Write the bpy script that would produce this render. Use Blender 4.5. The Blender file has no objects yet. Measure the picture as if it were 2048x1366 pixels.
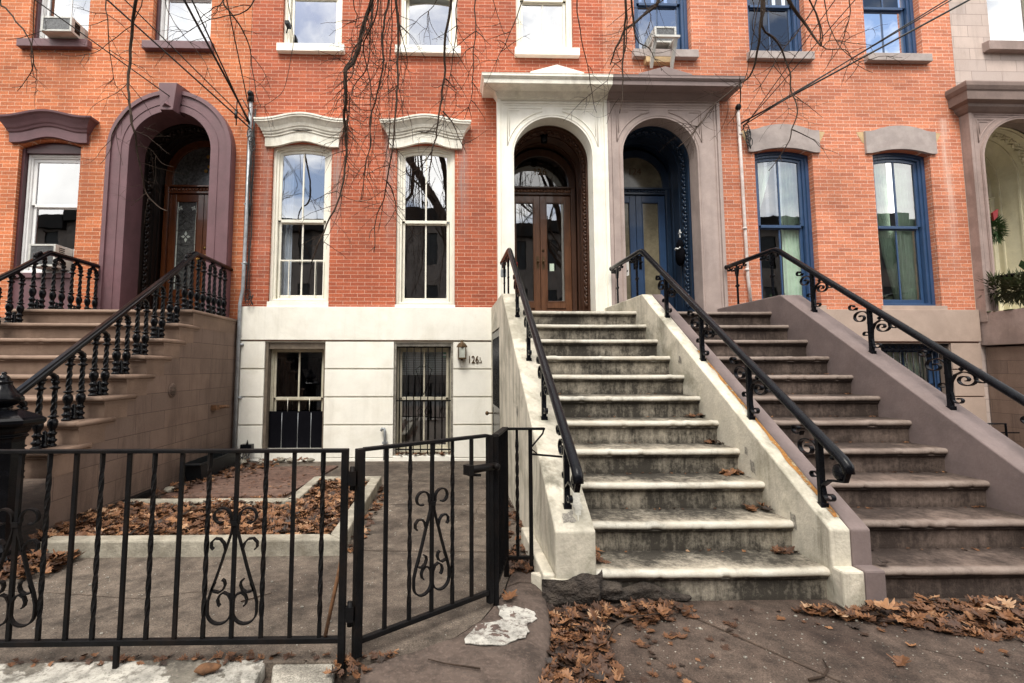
import bpy, bmesh, math, random
from math import sin, cos, pi, radians, sqrt
from mathutils import Vector, Matrix, noise
random.seed(7)
S = bpy.context.scene
COL = S.collection
R_ = random.uniform

# ------------------------------------------------------------------ mesh builder
class MB:
    def __init__(s): s.v=[]; s.f=[]; s.w=[]; s.sm=[]
    def add(s, vs, fs, smooth=False, w=None):
        o=len(s.v); s.v+= [tuple(p) for p in vs]; s.f+=[tuple(i+o for i in f) for f in fs]
        s.sm+=[smooth]*len(fs); s.w+= (w if w is not None else [0.5]*len(vs)); return s
    def box(s,x0,x1,y0,y1,z0,z1):
        vs=[(x,y,z) for x in (x0,x1) for y in (y0,y1) for z in (z0,z1)]
        return s.add(vs,[(0,1,3,2),(4,6,7,5),(0,4,5,1),(2,3,7,6),(0,2,6,4),(1,5,7,3)])
    def quad(s,a,b,c,d): return s.add([a,b,c,d],[(0,1,2,3)])
    def prism(s,poly,vec):
        n=len(poly); v=Vector(vec); vs=[Vector(p) for p in poly]; vs=vs+[p+v for p in vs]
        fs=[tuple(range(n-1,-1,-1)),tuple(range(n,2*n))]+[(i,(i+1)%n,n+(i+1)%n,n+i) for i in range(n)]
        return s.add(vs,fs)
    def tube(s,pts,r,n=8,cap=True,smooth=True):
        pts=[Vector(p) for p in pts]; m=len(pts)
        rs=r if isinstance(r,(list,tuple)) else [r]*m
        vs=[];fs=[]; up=None
        for i,p in enumerate(pts):
            t=(pts[min(i+1,m-1)]-pts[max(i-1,0)])
            if t.length<1e-9: t=Vector((0,0,1))
            t.normalize()
            if up is None:
                up=t.orthogonal().normalized()
            up=(up-t*up.dot(t))
            if up.length<1e-6: up=t.orthogonal()
            up.normalize(); b=t.cross(up)
            for k in range(n):
                a=2*pi*k/n; vs.append(p+(up*cos(a)+b*sin(a))*rs[i])
        for i in range(m-1):
            for k in range(n):
                fs.append((i*n+k,i*n+(k+1)%n,(i+1)*n+(k+1)%n,(i+1)*n+k))
        if cap: fs.append(tuple(range(n-1,-1,-1))); fs.append(tuple(range((m-1)*n,m*n)))
        return s.add(vs,fs,smooth)
    def ribbon(s,pts,wid,th,nrm):
        # flat bar bent along pts; wid along nrm, th across
        pts=[Vector(p) for p in pts]; N=Vector(nrm).normalized(); m=len(pts); vs=[];fs=[]
        for i,p in enumerate(pts):
            t=(pts[min(i+1,m-1)]-pts[max(i-1,0)]).normalized(); b=t.cross(N).normalized()
            for (a,c) in ((-1,-1),(1,-1),(1,1),(-1,1)): vs.append(p+N*(a*wid/2)+b*(c*th/2))
        for i in range(m-1):
            for k in range(4): fs.append((i*4+k,i*4+(k+1)%4,(i+1)*4+(k+1)%4,(i+1)*4+k))
        fs.append((3,2,1,0)); fs.append(tuple(range((m-1)*4,m*4)))
        return s.add(vs,fs)
    def lathe(s,c,prof,n=16,smooth=True,lobe=None):
        vs=[];fs=[];m=len(prof)
        for i,q in enumerate(prof):
            for k in range(n):
                a=2*pi*k/n; r=q[0]
                if lobe: r*=lobe(a,q[1])
                vs.append((c[0]+r*cos(a),c[1]+r*sin(a),c[2]+q[1]))
        for i in range(m-1):
            for k in range(n): fs.append((i*n+k,i*n+(k+1)%n,(i+1)*n+(k+1)%n,(i+1)*n+k))
        fs.append(tuple(range(n-1,-1,-1))); fs.append(tuple(range((m-1)*n,m*n)))
        return s.add(vs,fs,smooth)
    def ell(s,c,r,rot=None,n=8,m=5):
        vs=[];fs=[]; c=Vector(c)
        M=rot if rot is not None else Matrix.Identity(3)
        for i in range(m+1):
            ph=pi*i/m
            for k in range(n):
                a=2*pi*k/n; vs.append(c+M@Vector((r[0]*sin(ph)*cos(a),r[1]*sin(ph)*sin(a),r[2]*cos(ph))))
        for i in range(m):
            for k in range(n): fs.append((i*n+k,i*n+(k+1)%n,(i+1)*n+(k+1)%n,(i+1)*n+k))
        return s.add(vs,fs,True)
    def build(s,name,mat,parent=None,bevel=0,org=None,recalc=True,link=True):
        me=bpy.data.meshes.new(name)
        o=Vector((0,0,0))
        q=parent
        while q is not None: o+=q.location; q=q.parent
        if org is not None: o=Vector(org)
        me.from_pydata([(v[0]-o.x,v[1]-o.y,v[2]-o.z) for v in s.v],[],s.f)
        me.polygons.foreach_set('use_smooth',s.sm)
        at=me.attributes.new('wear_shade','FLOAT','POINT'); at.data.foreach_set('value',s.w)
        if recalc:
            bm=bmesh.new(); bm.from_mesh(me)
            bmesh.ops.recalc_face_normals(bm,faces=bm.faces); bm.to_mesh(me); bm.free()
        me.materials.append(mat)
        ob=bpy.data.objects.new(name,me); COL.objects.link(ob)
        if parent is not None: ob.parent=parent
        elif org is not None: ob.location=o
        if bevel:
            b=ob.modifiers.new('bevel','BEVEL'); b.width=bevel; b.segments=2; b.limit_method='ANGLE'; b.angle_limit=radians(40)
        return ob

def thing(name,label,cat,loc,group=None):
    o=bpy.data.objects.new(name,None); COL.objects.link(o); o.location=loc; o.empty_display_size=.1
    o['label']=label; o['category']=cat
    if group: o['group']=group
    return o
def tag(o,label,cat,group=None,kind=None):
    o['label']=label; o['category']=cat
    if group: o['group']=group
    if kind: o['kind']=kind
    return o
def dup(o,parent,loc=None,rot=None,scale=None):
    c=o.copy(); COL.objects.link(c); c.parent=parent
    if loc is not None: c.location=loc
    if rot is not None: c.rotation_euler=rot
    if scale is not None: c.scale=scale
    for ch in list(o.children):
        dup(ch,c)
    return c

# ------------------------------------------------------------------ materials
def newmat(name):
    m=bpy.data.materials.new(name); m.use_nodes=True; nt=m.node_tree; nt.nodes.clear(); return m,nt
class N:
    def __init__(s,nt): s.nt=nt
    def n(s,t,**k):
        nd=s.nt.nodes.new(t)
        for a,b in k.items():
            if a=='ins':
                for i,v in b.items():
                    if hasattr(v,'is_output'): s.nt.links.new(v,nd.inputs[i])
                    else: nd.inputs[i].default_value=v
            else: setattr(nd,a,b)
        return nd
    def math(s,op,a,b=0.0,c=None,clamp=False):
        ins={0:a,1:b}
        if c is not None: ins[2]=c
        nd=s.n('ShaderNodeMath',operation=op,ins=ins); nd.use_clamp=clamp; return nd.outputs[0]
    def mix(s,f,a,b,mode='MIX'):
        nd=s.n('ShaderNodeMix',data_type='RGBA',blend_type=mode); L=s.nt.links
        for idx,v in ((0,f),(6,a),(7,b)):
            if hasattr(v,'is_output'): L.new(v,nd.inputs[idx])
            else: nd.inputs[idx].default_value=(tuple(v)+(1,) if idx and len(v)==3 else v)
        return nd.outputs[2]
    def pos(s): return s.n('ShaderNodeNewGeometry').outputs['Position']
    def noise(s,vec,scale,detail=4,rough=.6,dist=0):
        return s.n('ShaderNodeTexNoise',ins={'Vector':vec,'Scale':scale,'Detail':detail,'Roughness':rough,'Distortion':dist}).outputs[0]
    def ramp(s,f,lo,hi,a=0.0,b=1.0):
        nd=s.n('ShaderNodeMapRange',ins={0:f,1:lo,2:hi,3:a,4:b}); nd.clamp=True; return nd.outputs[0]
    def scale(s,vec,sc):
        return s.n('ShaderNodeVectorMath',operation='MULTIPLY',ins={0:vec,1:sc}).outputs[0]
    def out(s,col,rough=.7,bump=None,bstr=.3,bdist=.01,metal=0,spec=.5,coat=0):
        p=s.n('ShaderNodeBsdfPrincipled'); L=s.nt.links
        for k,v in (('Base Color',col),('Roughness',rough),('Metallic',metal),('Specular IOR Level',spec),('Coat Weight',coat)):
            if hasattr(v,'is_output'): L.new(v,p.inputs[k])
            else: p.inputs[k].default_value=(tuple(v)+(1,) if k=='Base Color' else v)
        if bump is not None:
            b=s.n('ShaderNodeBump',ins={'Height':bump,'Strength':bstr,'Distance':bdist}); L.new(b.outputs[0],p.inputs['Normal'])
        o=s.n('ShaderNodeOutputMaterial'); L.new(p.outputs[0],o.inputs[0]); return p

def M_plain(name,col,rough=.6,var=.25,vs=6,dirt=None,dirtamt=.0,bump=.2,bs=60,metal=0,spec=.5,bdist=.004,streak=0,streakcol=(.05,.045,.035),coat=0):
    """painted or stone surface: broad tone variation, fine grain, blotchy dirt, vertical streaks"""
    m,nt=newmat(name); k=N(nt); P=k.pos()
    a=k.noise(P,vs,5,.65); g=k.noise(P,bs,3,.6)
    f=k.ramp(a,.38,.62,1-var,1+var*.6)
    f=k.math('MULTIPLY',f,k.ramp(g,.33,.67,1-var*.35,1+var*.35))
    c=k.mix(1.0,col,k.n('ShaderNodeCombineColor',ins={0:f,1:f,2:f}).outputs[0],'MULTIPLY')
    if dirt:
        d=k.noise(P,vs*.45,6,.7,.6); c=k.mix(k.ramp(d,.48,.64,0,dirtamt),c,dirt)
    if streak:
        d=k.noise(k.scale(P,(9,9,.7)),1.0,5,.65); d2=k.noise(P,1.3,3,.5)
        c=k.mix(k.math('MULTIPLY',k.ramp(d,.47,.66,0,streak),k.ramp(d2,.4,.6)),c,streakcol)
    k.out(c,rough,g,bump,bdist,metal,spec,coat); return m

def M_brick(name,c1,c2,mortar,stain=(.09,.04,.03),stainamt=.25,runs=()):
    m,nt=newmat(name); k=N(nt); P=k.pos()
    sp=k.n('ShaderNodeSeparateXYZ',ins={0:P})
    u=k.math('ADD',sp.outputs[0],sp.outputs[1]); wob=k.noise(P,9,2,.5)
    z=k.math('ADD',sp.outputs[2],k.math('MULTIPLY',k.math('SUBTRACT',wob,.5),.004))
    v=k.n('ShaderNodeCombineXYZ',ins={0:u,1:z,2:0.0}).outputs[0]
    b=k.n('ShaderNodeTexBrick',ins={'Vector':v,'Color1':c1+(1,),'Color2':c2+(1,),'Mortar':mortar+(1,),'Scale':1.0,'Mortar Size':.0032,'Mortar Smooth':.25,'Bias':-.15,'Brick Width':.2,'Row Height':.0535})
    # a second, offset tint per brick for more than two brick colours
    b2=k.n('ShaderNodeTexBrick',ins={'Vector':k.n('ShaderNodeVectorMath',operation='ADD',ins={0:v,1:(8.0,5.35*2,0)}).outputs[0],'Color1':(1.10,1.07,1.03,1),'Color2':(.78,.77,.79,1),'Mortar':(1,1,1,1),'Scale':1.0,'Mortar Size':.0001,'Bias':-.35,'Brick Width':.2,'Row Height':.0535})
    c=k.mix(1.0,b.outputs[0],b2.outputs[0],'MULTIPLY')
    c=k.mix(k.math('SUBTRACT',1.0,b.outputs[1]),mortar,c)
    big=k.noise(P,.8,5,.6); fine=k.noise(P,45,4,.65)
    f=k.math('MULTIPLY',k.ramp(big,.38,.62,.82,1.14),k.ramp(fine,.32,.68,.75,1.22))
    c=k.mix(1.0,c,k.n('ShaderNodeCombineColor',ins={0:f,1:f,2:f}).outputs[0],'MULTIPLY')
    st=k.noise(k.scale(P,(2.2,2.2,.8)),1.0,6,.7,.5)
    c=k.mix(k.ramp(st,.54,.75,0,stainamt),c,stain)
    pale=k.noise(k.scale(P,(5,5,1.0)),1.0,6,.7,.3)
    c=k.mix(k.ramp(pale,.66,.82,0,.35),c,(.5,.4,.36))
    rn=k.noise(k.scale(P,(30,30,1.2)),1.0,5,.7); 
    for (rx,zt,zb_,wd,col,amt) in runs:
        dx=k.math('ABSOLUTE',k.math('SUBTRACT',sp.outputs[0],rx))
        mk=k.math('MULTIPLY',k.ramp(dx,wd*.3,wd,1,0),k.math('MULTIPLY',k.ramp(sp.outputs[2],zb_,zb_+(zt-zb_)*.6),k.ramp(sp.outputs[2],zt,zt+.04,1,0)))
        c=k.mix(k.math('MULTIPLY',mk,k.ramp(rn,.38,.6,.1*amt,amt)),c,col)
    h=k.math('SUBTRACT',k.math('MULTIPLY',fine,.35),k.math('MULTIPLY',b.outputs[1],-.5))
    k.out(c,.85,h,.45,.004,spec=.3); return m

def M_step(name,base,dark,worn,darkamt):
    m,nt=newmat(name); k=N(nt); P=k.pos()
    w=k.n('ShaderNodeAttribute',attribute_name='wear_shade').outputs['Fac']
    n1=k.noise(k.scale(P,(15,15,2.4)),1.0,7,.75,.3); n2=k.noise(P,30,7,.8); n3=k.noise(P,2.2,4,.6); n4=k.noise(P,110,3,.6)
    w=k.math('ADD',w,k.math('MULTIPLY',k.math('SUBTRACT',n2,.5),.9)); n1=k.ramp(n1,.3,.7); n2=k.ramp(n2,.3,.7); n3=k.ramp(n3,.32,.68)
    v=k.math('ADD',k.math('MULTIPLY',n1,.34),k.math('ADD',k.math('MULTIPLY',n2,.46),k.math('MULTIPLY',n3,.32)))
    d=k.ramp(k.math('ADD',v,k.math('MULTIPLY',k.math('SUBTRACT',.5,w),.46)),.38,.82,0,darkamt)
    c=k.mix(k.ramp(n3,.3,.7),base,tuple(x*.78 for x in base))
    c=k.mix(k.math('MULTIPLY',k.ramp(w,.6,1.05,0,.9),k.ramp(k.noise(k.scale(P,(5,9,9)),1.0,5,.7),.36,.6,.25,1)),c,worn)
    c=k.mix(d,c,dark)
    w0=k.n('ShaderNodeAttribute',attribute_name='wear_shade').outputs['Fac']
    c=k.mix(k.math('MULTIPLY',k.ramp(w0,.0,.10,.8,0),k.ramp(n2,.1,.6,.4,1)),c,dark)  # paints undercut shade below nosings, and dirt at riser foot and tread back
    c=k.mix(k.ramp(n4,.66,.72,0,.35),c,(.03,.028,.022))
    k.out(c,.8,k.math('ADD',n2,n4),.35,.006,spec=.25); return m

def M_glass(name,refl=.3,tint=(.75,.78,.78),wav=.0011,ws=2.2,rough=0.0):
    m,nt=newmat(name); k=N(nt); P=k.pos(); L=nt.links
    b=k.n('ShaderNodeBump',ins={'Height':k.noise(P,ws,2,.5),'Strength':1.0,'Distance':wav})
    fr=k.n('ShaderNodeFresnel',ins={'IOR':1.5})
    f=k.math('ADD',k.math('MULTIPLY',fr.outputs[0],1-refl),refl)
    g=k.n('ShaderNodeBsdfGlossy',ins={'Color':(.95,.97,1,1),'Roughness':rough}); L.new(b.outputs[0],g.inputs['Normal'])
    t=k.n('ShaderNodeBsdfTransparent',ins={0:tint+(1,)})
    mx=k.n('ShaderNodeMixShader',ins={0:f}); L.new(t.outputs[0],mx.inputs[1]); L.new(g.outputs[0],mx.inputs[2])
    o=k.n('ShaderNodeOutputMaterial'); L.new(mx.outputs[0],o.inputs[0]); return m

def M_wood(name,c1,c2,rough=.4,coat=.2):
    m,nt=newmat(name); k=N(nt); P=k.pos()
    g=k.noise(k.scale(P,(30,30,2.2)),1.0,6,.65,.8); b=k.noise(P,3,4,.6)
    c=k.mix(k.ramp(g,.3,.7),c1,c2); c=k.mix(k.ramp(b,.5,.75,0,.5),c,tuple(x*.5 for x in c1))
    k.out(c,rough,g,.15,.003,coat=coat); return m

def M_ashlar(name,col,dark,u='y'):
    m,nt=newmat(name); k=N(nt); P=k.pos(); sp=k.n('ShaderNodeSeparateXYZ',ins={0:P})
    uu=k.math('ADD',sp.outputs[0],sp.outputs[1]); zz=k.math('ADD',sp.outputs[2],.02)
    v=k.n('ShaderNodeCombineXYZ',ins={0:uu,1:zz,2:0.0}).outputs[0]
    b=k.n('ShaderNodeTexBrick',ins={'Vector':v,'Color1':(1.10,1.08,1.06,1),'Color2':(.84,.85,.87,1),'Mortar':(.42,.4,.4,1),'Scale':1.0,'Mortar Size':.0035,'Mortar Smooth':.3,'Brick Width':.47,'Row Height':.181})
    n1=k.noise(P,1.8,5,.6); n2=k.noise(P,90,4,.7)
    c=k.mix(1.0,col,b.outputs[0],'MULTIPLY')
    c=k.mix(k.ramp(n1,.40,.62,0,.6),c,dark); n3=k.noise(k.scale(P,(6,6,.9)),1.0,6,.7,.4); c=k.mix(k.ramp(n3,.5,.66,0,.5),c,tuple(x*.7 for x in dark)); c=k.mix(k.math('MULTIPLY',k.ramp(sp.outputs[2],.05,.6,1,0),k.ramp(n3,.4,.6,.2,.7)),c,tuple(x*.45 for x in dark))
    f=k.ramp(n2,.25,.75,.85,1.12); c=k.mix(1.0,c,k.n('ShaderNodeCombineColor',ins={0:f,1:f,2:f}).outputs[0],'MULTIPLY')
    h=k.math('ADD',k.math('MULTIPLY',n2,.3),b.outputs[1])
    b_=k.math('SUBTRACT',1.0,h)
    k.out(c,.85,b_,.4,.004,spec=.25); return m

def M_leaf(name):
    m,nt=newmat(name); k=N(nt); P=k.pos()
    w=k.n('ShaderNodeAttribute',attribute_name='wear_shade').outputs['Fac']
    r=k.n('ShaderNodeValToRGB',ins={0:w}); e=r.color_ramp.elements
    e[0].position=0; e[0].color=(.022,.014,.010,1); e[1].position=1; e[1].color=(.40,.27,.17,1)
    for p,c in ((.28,(.065,.030,.016,1)),(.55,(.155,.068,.028,1)),(.8,(.27,.135,.062,1))):
        q=e.new(p); q.color=c
    n1=k.noise(P,60,3,.6); c=k.mix(1.0,r.outputs[0],k.n('ShaderNodeCombineColor',ins={0:k.ramp(n1,.2,.8,.7,1.25),1:k.ramp(n1,.2,.8,.7,1.2),2:k.ramp(n1,.2,.8,.7,1.15)}).outputs[0],'MULTIPLY')
    k.out(c,.6,n1,.3,.003,spec=.4); return m

def M_ground(name,c1,c2,speck=(.4,.37,.32),crack=True,sc=1.0,spk=.67):
    m,nt=newmat(name); k=N(nt); P=k.pos()
    a=k.noise(P,1.1*sc,7,.7,.5); b=k.noise(P,9*sc,6,.7); g=k.noise(P,130,3,.6)
    vor=k.n('ShaderNodeTexVoronoi',ins={'Vector':P,'Scale':85.0}).outputs[0]
    c=k.mix(k.ramp(a,.38,.62),c1,c2); f=k.math('MULTIPLY',k.ramp(b,.35,.65,.55,1.45),k.ramp(g,.35,.65,.6,1.4))
    c=k.mix(1.0,c,k.n('ShaderNodeCombineColor',ins={0:f,1:f,2:f}).outputs[0],'MULTIPLY')
    n2=k.noise(P,31,2,.5)
    c=k.mix(k.math('MULTIPLY',k.ramp(vor,.16,.26,.6,0),k.ramp(n2,.55,.7)),c,speck)
    bl=k.noise(P,2.3,5,.75,.8); c=k.mix(k.ramp(bl,.58,.72,0,.5),c,tuple(x*.4 for x in c1))
    h=k.math('ADD',k.math('MULTIPLY',g,.6),b)
    k.out(c,.82,h,.45,.008,spec=.3); return m

def M_flake(name,under,paint,thr,sc=3.0,under2=None):
    """old paint flaking off stone"""
    m,nt=newmat(name); k=N(nt); P=k.pos()
    a=k.noise(P,sc,7,.62,.4); g=k.noise(P,70,4,.7); b=k.noise(P,7,5,.7)
    u=k.mix(k.ramp(b,.40,.60),under,under2 or tuple(x*.5 for x in under)); u=k.mix(k.ramp(k.noise(P,45,5,.7),.5,.66,0,.5),u,tuple(x*1.7 for x in under))
    e=k.noise(P,22,6,.75); pc=k.mix(k.ramp(b,.40,.62),paint,tuple(x*.5 for x in paint)); pc=k.mix(k.ramp(e,.5,.62,0,.75),pc,tuple(x*.6 for x in under))
    f=k.ramp(a,thr,thr+.012); c=k.mix(f,u,pc)
    c=k.mix(k.ramp(g,.55,.66,0,.5),c,(.05,.045,.04))
    k.out(c,.85,k.math('ADD',k.math('MULTIPLY',f,.6),g),.5,.006,spec=.25); return m

def M_flakewhite(name):
    return M_flake(name,(.16,.145,.12),(.46,.44,.39),.46,2.2)

MT={}
MT['brick128']=M_brick('brick_orange',(.52,.172,.074),(.40,.118,.053),(.66,.46,.32),runs=[(-5.97,5.86,5.2,.45,(.32,.10,.055),.4),(-4.22,5.86,5.35,.45,(.32,.10,.055),.4),(-5.45,4.6,3.6,.12,(.25,.09,.06),.5)])
MT['brick126']=M_brick('brick_red',(.42,.112,.055),(.31,.078,.042),(.60,.38,.28),stainamt=.3,runs=[(x,4.72,2.9,.10,(.30,.25,.23),.75) for x in (-1.93,-1.17,-.12)]+[(-2.93,4.6,2.3,.09,(.34,.22,.18),.6),(.12,4.8,2.2,.16,(.30,.13,.09),.5)]+[(x,5.86,5.1,.30,(.20,.07,.045),.35) for x in (-2.33,-.63,1.1)])
MT['brick124']=M_brick('brick_salmon',(.53,.200,.112),(.41,.140,.082),(.64,.47,.38),stainamt=.15,runs=[(7.02,5.0,2.6,.09,(.66,.50,.42),.6)]+[(x,5.86,5.2,.4,(.34,.12,.07),.3) for x in (2.85,4.58,6.36)])
MT['cream']=M_plain('cream_paint',(.89,.865,.775),.55,.05,3,(.50,.45,.32),.2,.15,80,streak=.14,streakcol=(.30,.26,.17))
MT['creamhood']=M_plain('cream_paint_weathered',(.85,.82,.72),.55,.1,5,(.40,.36,.26),.4,.15,80,streak=.3,streakcol=(.14,.12,.085))
MT['creamwin']=M_plain('cream_window_paint',(.82,.79,.68),.4,.06,6,None,0,.1,60)
MT['oldwin']=M_plain('old_window_paint',(.60,.56,.44),.5,.12,6,(.3,.26,.18),.4,.1,60)
MT['white']=M_plain('white_vinyl',(.80,.80,.79),.35,.05,6,None,0,.05,60)
MT['cheek']=M_plain('cream_masonry_paint',(.60,.555,.455),.75,.16,4,(.22,.205,.15),.75,.6,55,streak=.7,streakcol=(.10,.09,.06),bdist=.006)
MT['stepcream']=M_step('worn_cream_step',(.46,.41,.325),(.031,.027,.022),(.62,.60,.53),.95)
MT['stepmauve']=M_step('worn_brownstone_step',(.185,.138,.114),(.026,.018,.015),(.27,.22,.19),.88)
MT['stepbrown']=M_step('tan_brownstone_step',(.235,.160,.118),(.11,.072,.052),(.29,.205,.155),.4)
MT['mauve']=M_plain('mauve_masonry_paint',(.40,.32,.29),.65,.1,4,(.22,.17,.155),.3,.2,70,streak=.25,streakcol=(.14,.11,.10))
MT['mauvecheek']=M_plain('mauve_stoop_paint',(.170,.130,.123),.75,.15,5,(.15,.11,.10),.4,.4,60)
MT['lintel']=M_plain('grey_stone_lintel',(.36,.31,.29),.8,.12,8,(.25,.2,.19),.3,.5,110)
MT['brownstone']=M_plain('pale_brownstone',(.40,.305,.25),.8,.1,3,(.28,.21,.17),.35,.3,90)
MT['brown122']=M_plain('brownstone_trim',(.30,.225,.20),.75,.15,4,(.16,.11,.09),.4,.3,90,streak=.3,streakcol=(.12,.085,.07))
MT['ash122']=M_ashlar('brownstone_blocks',(.52,.43,.385),(.42,.34,.30))
MT['ashlar']=M_ashlar('tan_ashlar',(.195,.137,.108),(.125,.085,.066))
MT['purple']=M_plain('purple_paint',(.145,.072,.082),.5,.12,5,(.10,.055,.06),.4,.15,80)
MT['purpledark']=M_plain('dark_purple_paint',(.075,.028,.034),.4,.12,5,None,0,.15,80)
MT['blue']=M_plain('blue_paint',(.030,.068,.150),.35,.1,6,None,0,.06,60,coat=.2)
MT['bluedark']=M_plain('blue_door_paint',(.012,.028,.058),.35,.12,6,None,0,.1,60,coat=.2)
MT['iron']=M_plain('black_iron_paint',(.005,.0056,.008),.27,.3,15,None,0,.25,120,spec=.17,bdist=.002)
MT['castiron']=M_plain('glossy_black_cast_iron',(.0035,.0037,.005),.20,.3,15,None,0,.2,90,spec=.16,bdist=.002)
MT['irondull']=M_plain('dull_black_iron',(.0045,.0044,.005),.55,.35,12,(.02,.012,.008),.3,.5,120,spec=.12,bdist=.003)
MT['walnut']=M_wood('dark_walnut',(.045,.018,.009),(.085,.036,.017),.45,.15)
MT['walnutdoor']=M_wood('worn_walnut_door',(.095,.038,.017),(.19,.082,.038),.36,.4)
MT['mahogany']=M_wood('varnished_mahogany',(.095,.027,.009),(.155,.048,.015),.25,.5)
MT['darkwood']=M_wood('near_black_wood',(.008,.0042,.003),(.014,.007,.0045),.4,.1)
MT['ivory']=M_plain('ivory_paint',(.66,.62,.46),.5,.08,4,(.4,.36,.24),.3,.1,60)
MT['glass']=M_glass('window_glass',.34,(.93,.95,.95))
MT['glassupper']=M_glass('upper_window_glass',.42)
MT['glassdoor']=M_glass('door_glass',.13,(.6,.6,.57));MT['glassblue']=M_glass('front_window_glass',.22,(.95,.97,.97));MT['glassdoorbright']=M_glass('reflective_door_glass',.26,(.6,.6,.57));MT['glassdark']=M_glass('screened_glass',.10,(.45,.47,.5));MT['glassbase']=M_glass('basement_glass',.03,(.6,.6,.6))
MT['glassold']=M_plain('obscure_leaded_glass',(.085,.088,.085),.16,.5,25,None,0,.5,60,spec=.8)
MT['plaster']=M_plain('interior_plaster',(.42,.39,.34),.9,.1,2)
MT['floorwood']=M_plain('interior_floor',(.10,.06,.04),.5,.2,4)
MT['curtblue']=M_plain('pale_blue_curtain',(.66,.72,.80),.9,.08,8)
MT['curtgreen']=M_plain('pale_green_curtain',(.70,.85,.70),.9,.08,8)
MT['curtwhite']=M_plain('white_blind',(.78,.80,.80),.8,.05,8)
MT['black']=M_plain('black_cloth',(.005,.005,.007),.95,.1,8,spec=.03)
MT['brass']=M_plain('brass',(.45,.28,.08),.3,.15,20,metal=1.0)
MT['bronze']=M_plain('aged_bronze',(.11,.065,.03),.4,.3,40,metal=.5)
MT['galv']=M_plain('galvanised_steel',(.34,.36,.38),.45,.2,14,(.15,.15,.15),.4,.2,80,metal=.35)
MT['pipewhite']=M_plain('white_painted_pipe',(.62,.56,.53),.5,.15,10,(.35,.25,.2),.4,.2,80)
MT['cable']=M_plain('black_cable',(.012,.012,.012),.5,.2,20)
MT['bark']=M_plain('bark',(.042,.028,.020),.9,.35,20,None,0,.6,70,spec=.2)
MT['barkbig']=M_plain('trunk_bark',(.085,.065,.05),.9,.4,6,None,0,.9,30,spec=.2,bdist=.03)
MT['leaf']=M_leaf('dead_oak_leaf')
MT['green']=M_plain('evergreen',(.045,.095,.03),.6,.4,30)
MT['greendark']=M_plain('dry_evergreen',(.05,.058,.02),.7,.5,30)
MT['red']=M_plain('red_ribbon',(.22,.008,.012),.5,.1,10)
MT['concrete']=M_ground('yard_concrete',(.060,.046,.036),(.125,.101,.080),(.45,.42,.36))
MT['kerbc']=M_plain('bed_kerb_concrete',(.30,.275,.22),.85,.3,8,(.13,.11,.08),.6,.6,90,bdist=.008)
MT['pave']=M_ground('brown_pavement',(.040,.026,.020),(.094,.069,.054),(.34,.28,.23),sc=1.0)
MT['kerbpaint']=M_flakewhite('flaking_white_kerb')
MT['kerbgrey']=M_ground('grey_stone',(.20,.185,.16),(.28,.26,.22),(.5,.48,.44))
MT['kerbbrown']=M_flake('brown_kerb_stone',(.105,.078,.064),(.62,.60,.55),.69,1.7)
MT['flag']=M_ground('red_flagstone',(.085,.046,.034),(.125,.078,.06),(.3,.2,.16),sc=1.4)
MT['soil']=M_ground('dark_soil',(.035,.024,.017),(.06,.04,.028),(.15,.1,.07))
MT['road']=M_ground('asphalt',(.045,.045,.046),(.06,.06,.06),(.15,.15,.15))
MT['acgrey']=M_plain('dark_coil_grille',(.16,.165,.17),.6,.3,30)
MT['acwhite']=M_plain('air_conditioner_casing',(.52,.52,.49),.45,.12,9,(.4,.36,.28),.4)
MT['rubble']=M_plain('exposed_dark_stone',(.045,.035,.028),.9,.5,14,(.10,.08,.06),.4,1.0,35,bdist=.03)
MT['timber']=M_plain('raw_timber',(.52,.37,.2),.7,.15,10)
MT['plastic']=M_plain('black_plastic',(.010,.012,.014),.45,.2,10,spec=.2)
MT['lampglass']=M_plain('frosted_lamp_glass',(.48,.50,.44),.3,.1,10)
MT['paper']=M_plain('white_paper',(.75,.76,.74),.6,.05,8)
MT['yellow']=M_plain('yellow_sticker',(.75,.55,.03),.5,.05,8)
MT['redst']=M_plain('red_print',(.55,.03,.02),.5,.05,8)
MT['greenst']=M_plain('green_sticker',(.05,.35,.16),.5,.05,8)
MT['housefar']=M_brick('far_brick',(.105,.09,.082),(.085,.075,.07),(.14,.13,.12))
MT['pot']=M_plain('terracotta',(.30,.12,.06),.8,.15,8)
MT['rust']=M_plain('rusty_brown',(.13,.06,.025),.85,.4,25,None,0,.8,60)
MT['rustwash']=M_flake('rust_wash',(.42,.20,.055),(.60,.50,.32),.55,14.0,(.30,.13,.035))
MT['beigeglass']=M_plain('curtained_door_glass',(.20,.175,.115),.12,.3,3,None,0,.05,20,spec=.6)
MT['jambdark']=M_plain('weathered_jamb',(.15,.12,.09),.8,.3,10,None,0,.4,60)
MT['mauvedark']=M_plain('mauve_cornice_paint',(.24,.185,.175),.65,.1,4,(.16,.12,.11),.4,.2,70)
MT['darktrim']=M_plain('dark_brownstone_trim',(.19,.135,.115),.75,.15,4,(.10,.07,.06),.4,.3,90)
MT['chipwhite']=M_plain('old_white_plaster',(.55,.53,.46),.85,.2,20,(.3,.28,.22),.4,.5,80)
MT['lead']=M_plain('lead_came',(.16,.16,.15),.4,.1,10,metal=.6)
MT['bevelglass']=M_plain('bevelled_glass',(.55,.60,.55),.15,.1,20)
MT['amber']=M_plain('amber_glass',(.45,.25,.04),.2,.2,20)

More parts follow.
